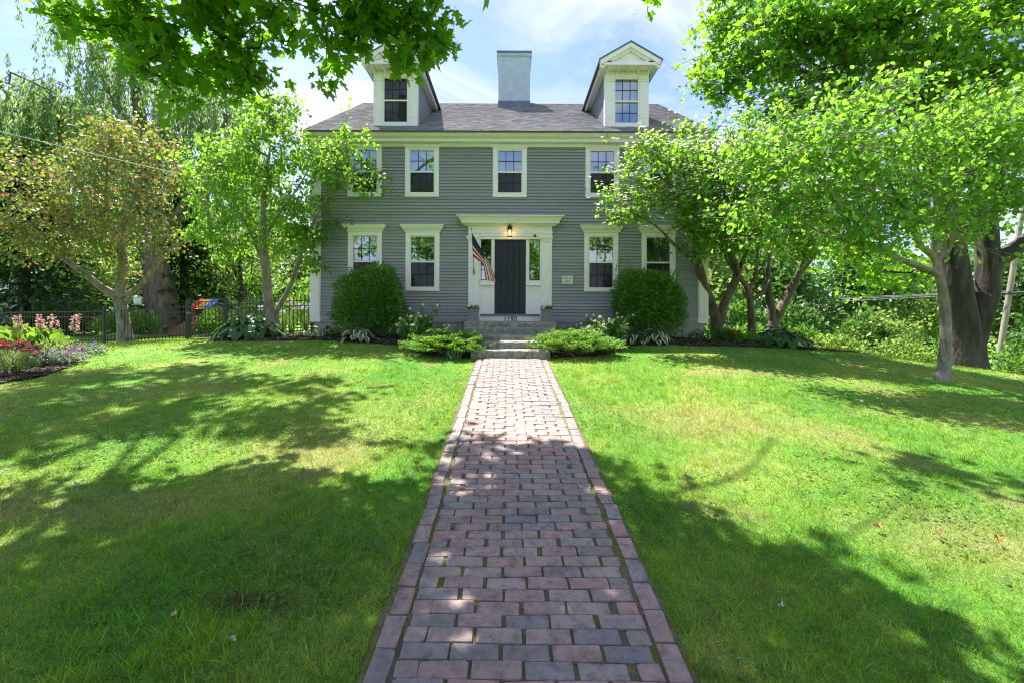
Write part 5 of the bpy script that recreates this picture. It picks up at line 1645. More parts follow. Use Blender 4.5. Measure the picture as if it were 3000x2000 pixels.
def tree_willow():
    d0 = 23.0
    x, y = PX(478, d0), d0; z = gz(x, y)
    t = tree_root('willow_tree', 'huge weeping willow with a thick leaning trunk beyond the fence', x, y)
    P = lambda px, py, d: (PX(px, d), d, PZ(py, d))
    sk = Skel()
    sk.limb([(x + .3, y, z - .2), P(483, 960, d0), P(468, 860, d0), P(455, 760, d0), P(450, 640, d0), P(430, 480, d0), P(400, 300, d0), P(380, 150, d0)], .75, .12, .5)
    sk.limb([P(455, 740, d0), P(540, 600, d0 - 1), P(620, 430, d0 - 1), P(680, 330, d0 - 1)], .28, .06, .5)
    sk.limb([P(450, 660, d0), P(330, 520, d0 - 1), P(220, 380, d0 - 1), P(120, 280, d0 - 1)], .28, .06, .5)
    sk.limb([P(430, 480, d0), P(500, 350, d0), P(580, 230, d0), P(640, 160, d0)], .18, .05, .5)
    sk.limb([P(420, 420, d0), P(330, 300, d0), P(280, 180, d0), P(250, 90, d0)], .18, .05, .5)
    blobs = [(P(380, 190, d0), (2.8, 2.5, 1.8)), (P(220, 330, d0), (3.2, 2.5, 2.0)), (P(600, 300, d0), (2.8, 2.2, 2.0)), (P(100, 420, d0), (2.6, 2.2, 2.2)), (P(430, 420, d0 - 1), (3, 2.2, 2.2)),
             (P(720, 470, d0), (1.5, 1.5, 1.8)), (P(240, 60, d0), (1.2, 1, .9)), (P(20, 250, d0), (1.4, 1.3, 1.4)), (P(640, 560, d0), (1.6, 1.5, 1.4)), (P(300, 560, d0), (3, 2, 1.3))]
    tips, base = grow(sk, blobs, 340, 5, .6, step=.5)
    skin(sk, 'trunk', M['bark'], t, tip_r=.008, min_draw=.012)
    # hanging strands of leaves
    n = len(tips); L_ = rng.uniform(.9, 2.9, n); m = 32
    u = rng.uniform(0, 1, (n, m))
    sway = rng.normal(0, .16, (n, 2))
    pos = np.stack([tips[:, None, 0] + sway[:, 0:1] * u + rng.normal(0, .05, (n, m)), tips[:, None, 1] + sway[:, 1:2] * u + rng.normal(0, .05, (n, m)), tips[:, None, 2] - L_[:, None] * u], -1).reshape(-1, 3)
    k = len(pos)
    leaf_cloud('crown', pos, rand_dirs(k) * .55 + np.array([0, 0, -1.0]), rand_dirs(k), rng.uniform(.18, .34, k), T_DIAMOND, M['l_willow'], t, width=.25)
tree_willow()

def simple_tree(name, label, x, y, h, crown, matl, matb, group=None, leaf=.22, ncl=120, per=5, npl=5, tr=.2, template=T_DIAMOND, spread=.45, zbase=None, width=.8):
    z = gz(x, y) if zbase is None else zbase
    t = thing(name, label, 'tree', (x, y, z), group)
    sk = Skel()
    sk.limb([(x, y, z - .2), (x + .1, y, z + h * .25), (x - .1, y + .1, z + h * .5), (x, y, z + h * .8)], tr, tr * .25, .5)
    for k in range(4):
        a = rng.uniform(0, 6.28); r = crown[0] * .6
        sk.limb([(x, y, z + h * (.28 + .08 * k)), (x + r * .5 * math.cos(a), y + r * .5 * math.sin(a), z + h * (.45 + .08 * k)), (x + r * math.cos(a), y + r * math.sin(a), z + h * (.58 + .08 * k))], tr * .45, tr * .1, .5)
    blobs = []
    for k in range(9):
        a = rng.uniform(0, 6.28); rr_ = crown[0] * rng.uniform(.15, .62); hz = rng.uniform(.38, .85)
        s = rng.uniform(.38, .55)
        blobs.append(((x + rr_ * math.cos(a), y + rr_ * math.sin(a), z + h * hz), (crown[0] * s, crown[0] * s, crown[1] * s * .8)))
    blobs.append(((x, y, z + h * .88), (crown[0] * .4, crown[0] * .4, h * .13)))
    tips, base = grow(sk, blobs, ncl, per, spread, step=.6)
    skin(sk, 'trunk', matb, t, tip_r=.008, min_draw=.014)
    leaves_on('crown', tips, base, npl, leaf, template, matl, t, droop=.25, spread=spread * .5, width=width, up=.7)
    return t

def conifer(name, label, x, y, h, r, group=None):
    z = gz(x, y)
    t = thing(name, label, 'tree', (x, y, z), group)
    MB().tube([(x, y, z - .2), (x, y, z + h * .6), (x, y, z + h)], [.28, .16, .02], 8).build('trunk', M['bark_dark'], t, smooth=True)
    n = 9000
    u = rng.uniform(0.06, 1, n) ** 1.0
    lay = np.floor(u * 26) / 26 + rng.uniform(0, .012, n)
    a = rng.uniform(0, 6.28, n); f = rng.uniform(0.15, 1, n) ** .6
    lob = 1 + .25 * np.sin(a * 7 + lay * 90)
    R = r * (1 - lay) ** .8 * f * lob
    pos = np.stack([x + R * np.cos(a), y + R * np.sin(a), z + lay * h - .25 * R], -1)
    ax = np.stack([np.cos(a), np.sin(a), -.35 + 0 * a], -1) + rng.normal(0, .35, (n, 3))
    leaf_cloud('crown', pos, ax, rng.normal(0, .4, (n, 3)) + np.array([0, 0, 1.0]), rng.uniform(.25, .5, n), T_DIAMOND, M['l_conifer'], t, width=.35)
    return t
conifer('fir_tree', 'dark conifer at the edge of the yard left of the willow', -22.5, 21.0, 8.5, 3.2, 'dark conifers behind the fence')
conifer('fir_tree', 'dark conifer between the bronze-leaved tree and the shed', -18.0, 25.0, 9.0, 3.0, 'dark conifers behind the fence')
simple_tree('fruit_tree', 'dark-trunked spreading tree behind the play set canopy', -15.2, 25.5, 6.2, (3.0, 3.2), M['l_woodlight'], M['bark_dark'], leaf=.2, ncl=110, tr=.24, npl=6)

# woodland: a few grown trees, each copied with its parts, all standing on their own ground
PROTO = [simple_tree('background_tree', 'tall dark green tree at the back of the side yard', -33, 40, 13, (4.6, 5.2), M['l_wood'], M['bark'], 'woods beyond the side yard', leaf=.40, ncl=120, npl=7, per=5, spread=.7),
         simple_tree('background_tree', 'light green tree beyond the side yard close to the house corner', -19.5, 43, 9.5, (3.6, 4.0), M['l_woodlight'], M['bark'], 'woods beyond the side yard', leaf=.36, ncl=110, npl=7, per=5, spread=.6),
         simple_tree('background_tree', 'mid green tree beyond the crest behind the power lines', 27, 36, 14, (5.4, 6.0), M['l_deep'], M['bark'], 'woods beyond the lawn crest', leaf=.40, ncl=130, npl=7, per=5, spread=.75),
         simple_tree('background_tree', 'pale green tree beyond the crest near the utility pole', 41, 36, 12, (4.6, 5.2), M['l_woodlight'], M['bark'], 'woods beyond the lawn crest', leaf=.38, ncl=120, npl=7, per=5, spread=.7)]
def copy_tree(src, x, y, rot, s, label, group):
    r = src.copy(); COL.objects.link(r); r.location = (x, y, gz(x, y)); r.rotation_euler = (0, 0, rot); r.scale = (s, s, s)
    r['label'] = label; r['group'] = group
    for ch in list(src.children):
        c = ch.copy(); COL.objects.link(c); pi = ch.matrix_parent_inverse.copy(); c.parent = r; c.matrix_parent_inverse = pi
rc = random.Random(4)
for (k, x, y, s) in [(0, -27, 37, .9), (0, -38, 34, 1.0), (0, -44, 41, 1.1), (0, -24, 44, .95), (1, -22, 34, .85), (0, -31, 31, .75), (1, -15.5, 50, .9), (0, -35, 50, 1.2), (0, -49, 50, 1.2), (1, -26.5, 29, .75), (0, -21, 56, 1.0)]:
    copy_tree(PROTO[k], x, y, rc.uniform(0, 6.28), s, ['indistinct dark green tree in the woods beyond the side yard', 'indistinct light green tree in the woods beyond the side yard'][k], 'woods beyond the side yard')
for (k, x, y, s) in [(2, 19.5, 33, .85), (2, 34, 31, .9), (3, 14.5, 33, .95), (3, 22.5, 27.5, .62), (2, 41, 44, 1.0), (2, 15, 46, 1.15), (2, 25, 50, 1.2), (3, 34, 40, 1.0), (3, 49, 38, .9), (2, 52, 50, 1.1), (3, 11.5, 40, .9), (2, 30, 25.5, .55), (2, 21, 41, 1.0)]:
    copy_tree(PROTO[k], x, y, rc.uniform(0, 6.28), s, {2: 'indistinct dark green tree in the woods beyond the lawn crest', 3: 'indistinct pale green tree in the woods beyond the lawn crest'}[k], 'woods beyond the lawn crest')

# --- right side: kousa dogwood with white bracts
def tree_kousa():
    x, y = PX(2110, 13.6), 13.6; z = gz(x, y)
    t = tree_root('kousa_dogwood_tree', 'flowering dogwood with creamy white blossoms overlapping the house', x, y)
    P = lambda px, py, d: (PX(px, d), d, PZ(py, d))
    sk = Skel()
    sk.limb([(x, y, z - .1), P(2098, 930, 13.6), P(2075, 870, 13.4), P(2050, 790, 13.1), P(2025, 690, 11.8), P(1985, 600, 11.5), P(1950, 520, 11.2)], .17, .04)
    sk.limb([P(2112, 965, 13.6), P(2118, 900, 13.6), P(2140, 850, 13.4), P(2160, 800, 13.2), P(2140, 740, 12.1), P(2110, 660, 11.7), P(2080, 540, 11.3), P(2070, 430, 11.2)], .14, .03)
    sk.limb([P(2160, 800, 13.2), P(2200, 700, 12.0), P(2230, 600, 11.7), P(2250, 500, 11.5)], .07, .02)
    sk.limb([P(2050, 780, 13.0), P(1980, 720, 11.7), P(1920, 660, 11.2), P(1850, 620, 10.8)], .06, .015)
    sk.limb([P(1985, 600, 11.5), P(1930, 470, 11.2), P(1900, 400, 11.1)], .04, .012)
    blobs = [(P(1890, 440, 11.2), (.75, .7, .6)), (P(1850, 580, 11.0), (.75, .6, .65)), (P(2000, 520, 11.2), (1.1, 1, 1.0)), (P(2100, 430, 11.3), (1.1, 1, .8)), (P(2200, 560, 11.3), (1.2, 1, 1.1)),
             (P(2070, 690, 11.6), (.65, .6, .55)), (P(2090, 620, 11.2), (1.0, .8, .9)), (P(1850, 610, 11.0), (.45, .4, .4)), (P(2280, 450, 11.3), (1, .9, .8)), (P(1900, 365, 11.2), (.35, .3, .3)), (P(2210, 700, 11.8), (.8, .7, .6))]
    tips, base = grow(sk, blobs, 270, 5, .24, rise=.05)
    skin(sk, 'trunk', M['bark'], t)
    leaves_on('crown', tips, base, 9, .105, T_OVATE, M['l_dog'], t, droop=.6, up=1.0, spread=.07, width=.75)
    s = tips[(rng.uniform(0, 1, len(tips)) < .9)]
    s = np.repeat(s, 2, 0) + rng.normal(0, .13, (len(s) * 2, 3)) * np.array([1, 1, .2]) + np.array([0, 0, .10])
    m = len(s); an = (np.arange(4) * np.pi / 2)[None] + rng.uniform(0, 6.28, (m, 1))
    ax = np.stack([np.cos(an), np.sin(an), .18 + 0 * an], -1).reshape(-1, 3)
    leaf_cloud('blossoms', np.repeat(s, 4, 0), ax, np.array([0, 0, 1.0]) + rng.normal(0, .12, (m * 4, 3)), .055, T_OVATE, M['p_white'], t, width=.8)
tree_kousa()

def small_right(label, px, dd, stems, blobs, ncl=110, mat='l_wood', leafs=.11, group='small trees at the right end of the bed'):
    P = lambda a, b_, d: (PX(a, d), d, PZ(b_, d))
    x, y = PX(px, dd), dd; z = gz(x, y)
    t = tree_root('small_tree', label, x, y, group)
    sk = Skel()
    for (pts, r0, r1) in stems:
        q = [P(*a) for a in pts]
        if not sk.p: q = [(x, y, z - .1)] + q
        sk.limb(q, r0, r1)
    tips, base = grow(sk, [(P(*c), r) for c, r in blobs], ncl, 5, .3)
    skin(sk, 'trunk', M['bark'], t)
    leaves_on('crown', tips, base, 8, leafs, T_OVATE, M[mat], t, droop=.5, spread=.1, width=.75)
small_right('small tree with one forking trunk beside the broad green hosta', 2203, 13.4,
            [([(2203, 940, 13.4), (2198, 880, 13.4), (2192, 845, 13.4), (2160, 800, 13.3), (2130, 760, 13.2), (2110, 700, 13.1)], .125, .03), ([(2195, 850, 13.4), (2215, 800, 13.4), (2220, 720, 13.3), (2230, 620, 13.2)], .06, .02),
             ([(2200, 890, 13.4), (2235, 855, 13.4), (2260, 810, 13.4), (2300, 750, 13.3)], .05, .015)],
            [((2150, 640, 13.2), (1.0, .8, .8)), ((2280, 650, 13.3), (1.0, .8, .8)), ((2350, 700, 13.3), (.9, .8, .6))], mat='l_dog')
small_right('small tree with two thick trunks leaning apart behind the broad green hosta', 2265, 15.0,
            [([(2268, 940, 15), (2285, 910, 15), (2310, 860, 15), (2340, 800, 14.8), (2365, 740, 14.6), (2400, 680, 14.4)], .20, .05), ([(2262, 950, 15), (2262, 900, 15), (2250, 850, 15), (2250, 780, 15), (2255, 700, 15)], .14, .04),
             ([(2345, 800, 14.8), (2390, 740, 14.6), (2450, 690, 14.4)], .07, .02)],
            [((2300, 620, 14.8), (1.4, 1, .9)), ((2430, 640, 14.4), (1.3, 1, .9)), ((2220, 660, 15), (.9, .8, .6))], mat='l_wood')

def tree_front_right():
    x, y = 8.75, 9.3; z = gz(x, y)
    t = tree_root('broadleaf_tree', 'pale-barked tree standing on the lawn in front of the big maple', x, y)
    P = lambda px, py, d: (PX(px, d), d, PZ(py, d))
    sk = Skel()
    sk.limb([(x, y, z - .1), P(2768, 1040, 9.3), P(2770, 920, 9.3), P(2762, 850, 9.25), P(2752, 800, 9.2), P(2735, 745, 9.2), P(2740, 690, 9.1), P(2742, 600, 9.0), P(2720, 470, 8.9)], .115, .035, .2)
    sk.limb([P(2737, 790, 9.2), P(2690, 775, 9.0), P(2620, 748, 8.7), P(2540, 720, 8.4), P(2430, 690, 8.1), P(2330, 640, 7.9)], .07, .015)
    sk.limb([P(2738, 760, 9.2), P(2700, 720, 9.1), P(2640, 600, 8.8), P(2570, 480, 8.5), P(2480, 380, 8.3)], .06, .015)
    sk.limb([P(2745, 770, 9.2), P(2775, 730, 9.2), P(2788, 700, 9.1), P(2790, 620, 9.0), P(2840, 500, 8.9), P(2930, 400, 8.8)], .06, .015)
    sk.limb([P(2740, 650, 9.1), P(2680, 520, 8.7), P(2600, 380, 8.3)], .04, .012)
    blobs = [(P(2350, 480, 8.2), (1.2, 1, 1.0)), (P(2500, 400, 8.3), (1.2, 1.1, .9)), (P(2400, 600, 8.0), (1.2, .9, .7)), (P(2550, 560, 8.3), (1.2, 1, .9)), (P(2700, 440, 8.7), (1.3, 1.1, .9)),
             (P(2860, 420, 8.8), (1.3, 1.1, 1.0)), (P(2950, 560, 8.8), (1.0, 1, .9)), (P(2660, 620, 8.5), (.9, .8, .5)), (P(2300, 400, 8.3), (.8, .7, .5)),  (P(2250, 580, 8.0), (.7, .6, .5)),
             (P(2830, 640, 8.8), (.9, .8, .5)), (P(2500, 680, 8.0), (.7, .6, .4)), (P(2180, 480, 8.2), (.6, .6, .5)), (P(2950, 330, 8.9), (.9, .9, .7)), (P(2230, 690, 8.0), (.5, .4, .3)), (P(2450, 270, 8.4), (.35, .3, .5)), (P(2620, 250, 8.6), (.3, .3, .5)), (P(2800, 260, 8.8), (.4, .3, .5)), (P(2330, 300, 8.4), (.3, .3, .4))]
    tips, base = grow(sk, blobs, 340, 5, .33, rise=.08, shell=.6)
    skin(sk, 'trunk', M['bark_pale'], t)
    leaves_on('crown', tips, base, 9, .10, T_OVATE, M['l_ovate'], t, droop=.4, up=.7, spread=.10, width=.85)
tree_front_right()

def tree_big_maple():
    x, y = 13.1, 13.2; z = gz(x, y)
    t = tree_root('maple_tree', 'massive old maple with two dark ridged trunks at the lawn crest', x, y)
    P = lambda px, py, d: (PX(px, d), d, PZ(py, d))
    sk = Skel()
    sk.limb([(x, y, z - .3), P(2822, 1060, 13.2), P(2825, 980, 13.2), P(2815, 900, 13.2), P(2800, 800, 13.2), P(2785, 690, 13.2), P(2765, 560, 13.2), P(2740, 420, 13.3), P(2700, 250, 13.5), P(2650, 80, 13.6)], .45, .12, .25)
    sk.limb([P(2845, 1000, 13.2), P(2868, 930, 13.1), P(2892, 860, 13.1), P(2895, 760, 13.1), P(2888, 640, 13.1), P(2880, 480, 13.2), P(2890, 300, 13.3), P(2860, 100, 13.4)], .33, .11, .25)
    sk.limb([P(2898, 790, 13.1), P(2930, 755, 13.0), P(2980, 720, 12.9), P(3080, 640, 12.6), P(3200, 500, 12.4)], .24, .08, .25)
    sk.limb([P(2765, 560, 13.2), P(2680, 420, 13.0), P(2560, 300, 12.8), P(2420, 230, 12.6), P(2280, 180, 12.5)], .16, .04)
    sk.limb([P(2740, 420, 13.3), P(2600, 180, 13.2), P(2480, 20, 13.2), P(2400, -100, 13.2)], .18, .05)
    sk.limb([P(2690, 200, 13.5), P(2500, 120, 14.5), P(2300, 60, 15), P(2160, 40, 15)], .12, .04)
    sk.limb([P(2880, 480, 13.2), P(2800, 380, 12), P(2700, 280, 11), P(2600, 180, 10.4)], .10, .03)
    blobs = [(P(2200, 170, 13.2), (1.7, 1.6, 1.2)), (P(2350, 90, 13.0), (1.9, 1.7, 1.3)), (P(2550, 60, 12.5), (2, 1.8, 1.3)), (P(2750, 120, 12.2), (2, 1.8, 1.4)), (P(2920, 220, 12), (2, 1.6, 1.4)),
             (P(2450, 250, 13.0), (1.7, 1.4, 1.0)), (P(2130, 70, 14), (1.3, 1.4, 1.3)), (P(2300, -70, 14), (1.6, 1.6, 1.0)), (P(2700, -90, 13), (1.6, 1.6, 1.0)), (P(2950, 20, 12.5), (2, 1.8, 1.4)),
             (P(2100, 230, 13.6), (.8, .8, .6)), (P(2700, 300, 11.4), (1.2, 1.1, .8)), (P(2330, 320, 12.4), (1.1, .9, .5)), (P(2520, 340, 11.6), (1.0, .9, .5)), (P(2840, 330, 11.2), (1.0, .9, .6)), (P(2200, 280, 12.6), (.6, .6, .4)), (P(2960, 480, 12.6), (1.3, 1.1, 1.0)), (P(2600, 800, 15.5), (1.8, 1.4, .7)), (P(2480, 740, 16), (1.4, 1.2, .6)), (P(3100, 300, 12.5), (1.6, 1.4, 1.4)), (P(2800, 640, 14.5), (1.4, 1.2, .7))]
    tips, base = grow(sk, blobs, 520, 5, .42, step=.4, shell=.6)
    skin(sk, 'trunk', M['bark_dark'], t, tip_r=.006)
    leaves_on('crown', tips, base, 8, .19, T_MAPLE2, M['l_maple'], t, droop=.35, up=.9, spread=.14, width=1.0)
tree_big_maple()

# --- overhead maple whose trunk stands outside the picture: branches hang in from above, crown shades the lawn
def tree_overhead():
    x, y = -7.4, 1.2; z = gz(x, y)
    t = tree_root('shade_maple_tree', 'leafy maple branches hanging into the picture above the lawn', x, y)
    P = lambda px, py, d: (PX(px, d), d, PZ(py, d))
    sx, sy = SUN_TO.x / -SUN_TO.z, SUN_TO.y / -SUN_TO.z
    sk = Skel()
    sk.limb([(x, y, z - .3), (x + .05, y, z + 2), (x + .2, y + .2, z + 4), (-6.9, 1.8, 6), (-6.2, 2.9, 8.2), (-5.6, 4.2, 10.2), (-5.2, 5.6, 12)], .5, .16, .3)
    sk.limb([(-6.9, 1.8, 5.6), (-6.0, 3.3, 6.6), (-5.0, 4.8, 6.7), P(480, -60, 5.6), P(640, 110, 5.5), P(750, 250, 5.4)], .14, .012)
    sk.limb([P(400, -160, 5.6), P(330, 40, 5.5), P(400, 160, 5.4), P(520, 290, 5.4)], .05, .008)
    sk.limb([(-5.0, 4.8, 6.7), (-3.6, 5.3, 6.4), P(850, -120, 5.3), P(1020, 10, 5.2), P(1150, 90, 5.2), P(1290, 110, 5.2)], .09, .008)
    sk.limb([(-6.3, 2.8, 8.0), (-4.2, 4.6, 9.0), (-2.2, 6.6, 9.2), (-0.6, 7.5, 9.4), (0.3, 8.3, 9.3)], .09, .02)
    sk.limb([(-5.6, 4.2, 10.2), (-6.6, 7, 11.8), (-7.5, 10, 13.5)], .14, .04)
    hang = [(P(330, 60, 5.5), (.75, .6, .42)), (P(560, 100, 5.5), (.75, .6, .45)), (P(690, 190, 5.4), (.45, .4, .3)), (P(560, 270, 5.4), (.42, .35, .32)), (P(480, 190, 5.4), (.45, .4, .35)), (P(180, 20, 5.6), (.5, .5, .22)),
            (P(720, 40, 5.5), (.5, .4, .35)), (P(890, 70, 5.2), (.5, .4, .35)), (P(1040, 80, 5.2), (.55, .45, .4)), (P(1180, 90, 5.2), (.5, .4, .36)), (P(1270, 100, 5.2), (.25, .2, .2)), (P(930, 170, 5.2), (.2, .2, .22)), (P(1190, 175, 5.2), (.22, .2, .18))]
    tips, base = grow(sk, hang, 150, 4, .15, step=.22, rise=.02)
    n_h = len(tips)
    can = []
    for (gx0, gy0, r) in [(-0.1, 1.6, 1.0), (-1.4, 2.4, 1.2), (0.1, 3.2, 1.0), (0.2, 4.2, .62), (0.9, 1.9, .75),  (-5.4, 4.6, 1.0), (-4.4, 5.9, .85), (-3.0, 5.7, .7), (-6.5, 6.2, 1.1), (-4.9, 7.3, 1.0),
                          (-3.2, 7.2, .65), (-6.6, 3.4, 1.5), (-2.7, 6.6, .5), (-7.6, 7.6, 1.0), (3.9, 4.2, .30), (4.4, 3.7, .34), (4.9, 3.3, .40), (4.3, 4.15, .22), (2.0, 1.0, .8), (-6.0, 8.4, .7), (-0.6, 4.55, .45), (.7, 4.4, .32), (1.0, 3.2, .6), (.6, 3.9, .45), (1.35, 2.5, .75), (1.75, 1.7, .8), (.4, 2.4, .9), (-2.2, 1.6, 1.2), (-3.9, 2.2, .9), (-2.1, 5.1, .4), (-1.3, 2.75, .5), (-2.4, 3.1, .7), (-1.0, .4, 1.5), (1.2, .2, 1.2), (2.6, .6, .7)]:
        zc = (1.67 + .74 * gy0 + r) / .73 + .75
        can.append(((gx0 - sx * (zc - .085 * gy0), gy0 - sy * (zc - .085 * gy0), zc), (r, r, r * .55)))
    tips2, base2 = grow(sk, can, 620, 5, .24, step=.45, rise=.04)
    skin(sk, 'trunk', M['bark_dark'], t, tip_r=.003)
    leaves_on('crown', np.concatenate([tips]), np.concatenate([base]), 5, .135, T_MAPLE, M['l_maple'], t, droop=.5, up=.85, spread=.07, width=1.0)
    leaves_on('upper_crown', tips2, base2, 7, .19, T_MAPLE2, M['l_maple'], t, droop=.2, up=1.0, spread=.14)
    # a single spray of leaves at the top edge of the picture
    c = np.array(P(1895, 8, 6.0)); q = rng.normal(0, .06, (9, 3)) + c
    leaf_cloud('leaf_spray', q, rand_dirs(9) + np.array([0, 0, -.6]), rand_dirs(9) + np.array([0, -.6, .4]), .13, T_MAPLE, M['l_maple'], t)
tree_overhead()

# trees across the street that the windows mirror
bgb = [(-15, -27, 19, 'l_wood'), (3.5, -38, 15, 'l_wood'), (14, -26, 20, 'l_woodlight'), (-29, -33, 16, 'l_woodlight'), (30, -32, 16, 'l_wood')]
for (x, y, h, m), lb in zip(bgb, ['street tree mirrored in the left windows', 'street tree mirrored in the middle windows', 'tall street tree mirrored in the right windows', 'street tree at the far left of the road', 'street tree at the far right of the road']):
    simple_tree('street_tree', lb, x, y, h, (h * .38, h * .45), M[m], M['bark'], 'trees across the street', leaf=.45, ncl=90, npl=5, per=5, spread=.7)

# ------------------------------------------------------------------ shrubs and garden plants
def shrub(name, label, cx, cy, rx, ry, h, n, size, mat, template, width, cat='shrub', group=None, up=.6, inner=.35, lumps=9, droop=0.0, out=.9, base=0.0, flatten=1.0, box_=2.0, rough_=False):
    z = gz(cx, cy)
    t = thing(name, label, cat, (cx, cy, z), group)
    d = rand_dirs(n); d[:, 2] = np.abs(d[:, 2]) * 1.0
    lo = rng.uniform(0, 1, n) < .35
    d[lo, 2] *= -.55
    # superellipsoid for a clipped outline
    if box_ != 2.0:
        p = (np.abs(d) ** box_).sum(1) ** (1 / box_); d = d / p[:, None]
    rad = rng.uniform(0, 1, n) ** inner
    ph = rng.uniform(0, 6.28, (lumps, 3))
    bump_ = sum(np.sin((k % 4 + 2) * (d @ rand_dirs(1)[0]) * 2.2 + ph[k, 0]) for k in range(lumps)) / lumps
    rad = rad * (1 + .30 * bump_) * (1 + .05 * np.sin(9 * d[:, 0] + 5 * d[:, 2] * 2) * np.sin(8 * d[:, 2] + 3))
    pos = np.stack([cx + rx * d[:, 0] * rad, cy + ry * d[:, 1] * rad, z + base + h * .42 + h * .58 * d[:, 2] * rad * np.where(d[:, 2] < 0, .72, 1)], -1)
    ax = unit(d * np.array([1, 1, .8])) * out + rng.normal(0, .45, (n, 3)) + np.array([0, 0, up - droop])
    if rough_:
        bl = rand_dirs(26); am = rng.uniform(-.15, .11, 26)
        dot = unit(d) @ bl.T; sc_ = 1 + (am * np.exp(-(1 - dot) * 16)).sum(1)
        c0 = np.array([cx, cy, z + base + h * .42]); pos = c0 + (pos - c0) * sc_[:, None]
    leaf_cloud('foliage', pos, ax, unit(d) + rng.normal(0, .5, (n, 3)) + np.array([0, 0, .5]), rng.uniform(size * .6, size * 1.2, n), template, mat, t, width)
    b = MB()
    for k in range(7):
        a = rng.uniform(0, 6.28); s = rng.uniform(.3, .75)
        b.tube([(cx + .06 * math.cos(a), cy + .06 * math.sin(a), z - .05), (cx + rx * s * .5 * math.cos(a), cy + ry * s * .5 * math.sin(a), z + h * .4), (cx + rx * s * math.cos(a), cy + ry * s * math.sin(a), z + h * .75)], [.022, .015, .006], 5)
    b.build('stems', M['bark'], t)
    return t

yl = shrub('yew_bush', 'big clipped dark green bush below the windows on the flag side', -3.84, 12.45, .95, .70, 1.90, 15000, .095, M['l_yew'], T_DIAMOND, .40, 'bush', 'clipped bushes by the facade', up=.15, inner=.25, droop=.25, box_=2.9, rough_=True)
yr = shrub('yew_bush', 'big clipped dark green bush below the windows beside the flowering dogwood', 3.70, 12.45, .91, .70, 1.82, 15000, .095, M['l_yew'], T_DIAMOND, .40, 'bush', 'clipped bushes by the facade', up=.15, inner=.25, droop=.25, box_=2.9, rough_=True)
def shoots(t, cx, cy, z0, n, sx, h, mat, size=.06):
    for k in range(n):
        x = cx + rng.uniform(-sx, sx); y = cy - rng.uniform(0, .3); hh = h * rng.uniform(.6, 1.1); m = 22
        u = rng.uniform(0, 1, m)
        leaf_cloud('shoot', np.stack([x + .05 * u, y + 0 * u, z0 + hh * u], -1), rand_dirs(m) + np.array([0, 0, .6]), rand_dirs(m), size, T_DIAMOND, mat, t, .35)['kind'] = 'stuff'
shoots(yr, 3.1, 12.4, gz(3.7, 12.4) + 1.8, 4, .35, .42, M['l_juniper'])
shoots(yl, -3.75, 12.3, gz(-3.8, 12.4) + 1.64, 16, .72, .28, M['l_yew'], .075)
shoots(yr, 3.75, 12.3, gz(3.7, 12.4) + 1.56, 14, .68, .28, M['l_yew'], .075)

def juniper(cx, cy, rx, ry, h, label):
    z = gz(cx, cy)
    t = thing('juniper_shrub', label, 'shrub', (cx, cy, z), 'low junipers flanking the steps')
    nb = 210
    a = rng.uniform(0, 6.28, nb); f = rng.uniform(0, 1, nb) ** .6
    bx_ = cx + rx * f * np.cos(a); by_ = cy + ry * f * np.sin(a)
    bz_ = z + .06 + h * (1 - .6 * f ** 2) * rng.uniform(.35, 1.0, nb)
    m = 60
    u = rng.uniform(-1, 1, (nb, m)); w = rng.normal(0, .30, (nb, m))
    out = np.stack([np.cos(a), np.sin(a)], -1)
    L_ = rng.uniform(.13, .27, nb)[:, None]
    px = bx_[:, None] + out[:, 0:1] * u * L_ - out[:, 1:2] * w * L_ * (1 - .4 * u)
    py = by_[:, None] + out[:, 1:2] * u * L_ + out[:, 0:1] * w * L_ * (1 - .4 * u)
    pz = bz_[:, None] + .04 * u + rng.normal(0, .016, (nb, m))
    pos = np.stack([px, py, pz], -1).reshape(-1, 3); n = len(pos)
    ax = np.repeat(np.stack([out[:, 0], out[:, 1], .25 + 0 * a], -1), m, 0) + rng.normal(0, .5, (n, 3)) * np.array([1, 1, .6])
    leaf_cloud('foliage', pos, ax, np.array([0, 0, 1.0]) + rng.normal(0, .4, (n, 3)), rng.uniform(.035, .075, n), T_DIAMOND, M['l_juniper'], t, .45)
    b = MB()
    for k in range(10):
        q = rng.uniform(0, 6.28); b.tube([(cx, cy, z - .04), (cx + rx * .4 * math.cos(q), cy + ry * .4 * math.sin(q), z + h * .35), (cx + rx * .8 * math.cos(q), cy + ry * .8 * math.sin(q), z + h * .5)], [.03, .02, .008], 5)
    b.build('stems', M['bark'], t)
juniper(-1.38, 10.15, .92, .62, .50, 'low spreading bright green juniper on the flag side of the steps')
juniper(1.40, 10.15, .97, .62, .50, 'low spreading bright green juniper on the plaque side of the steps')

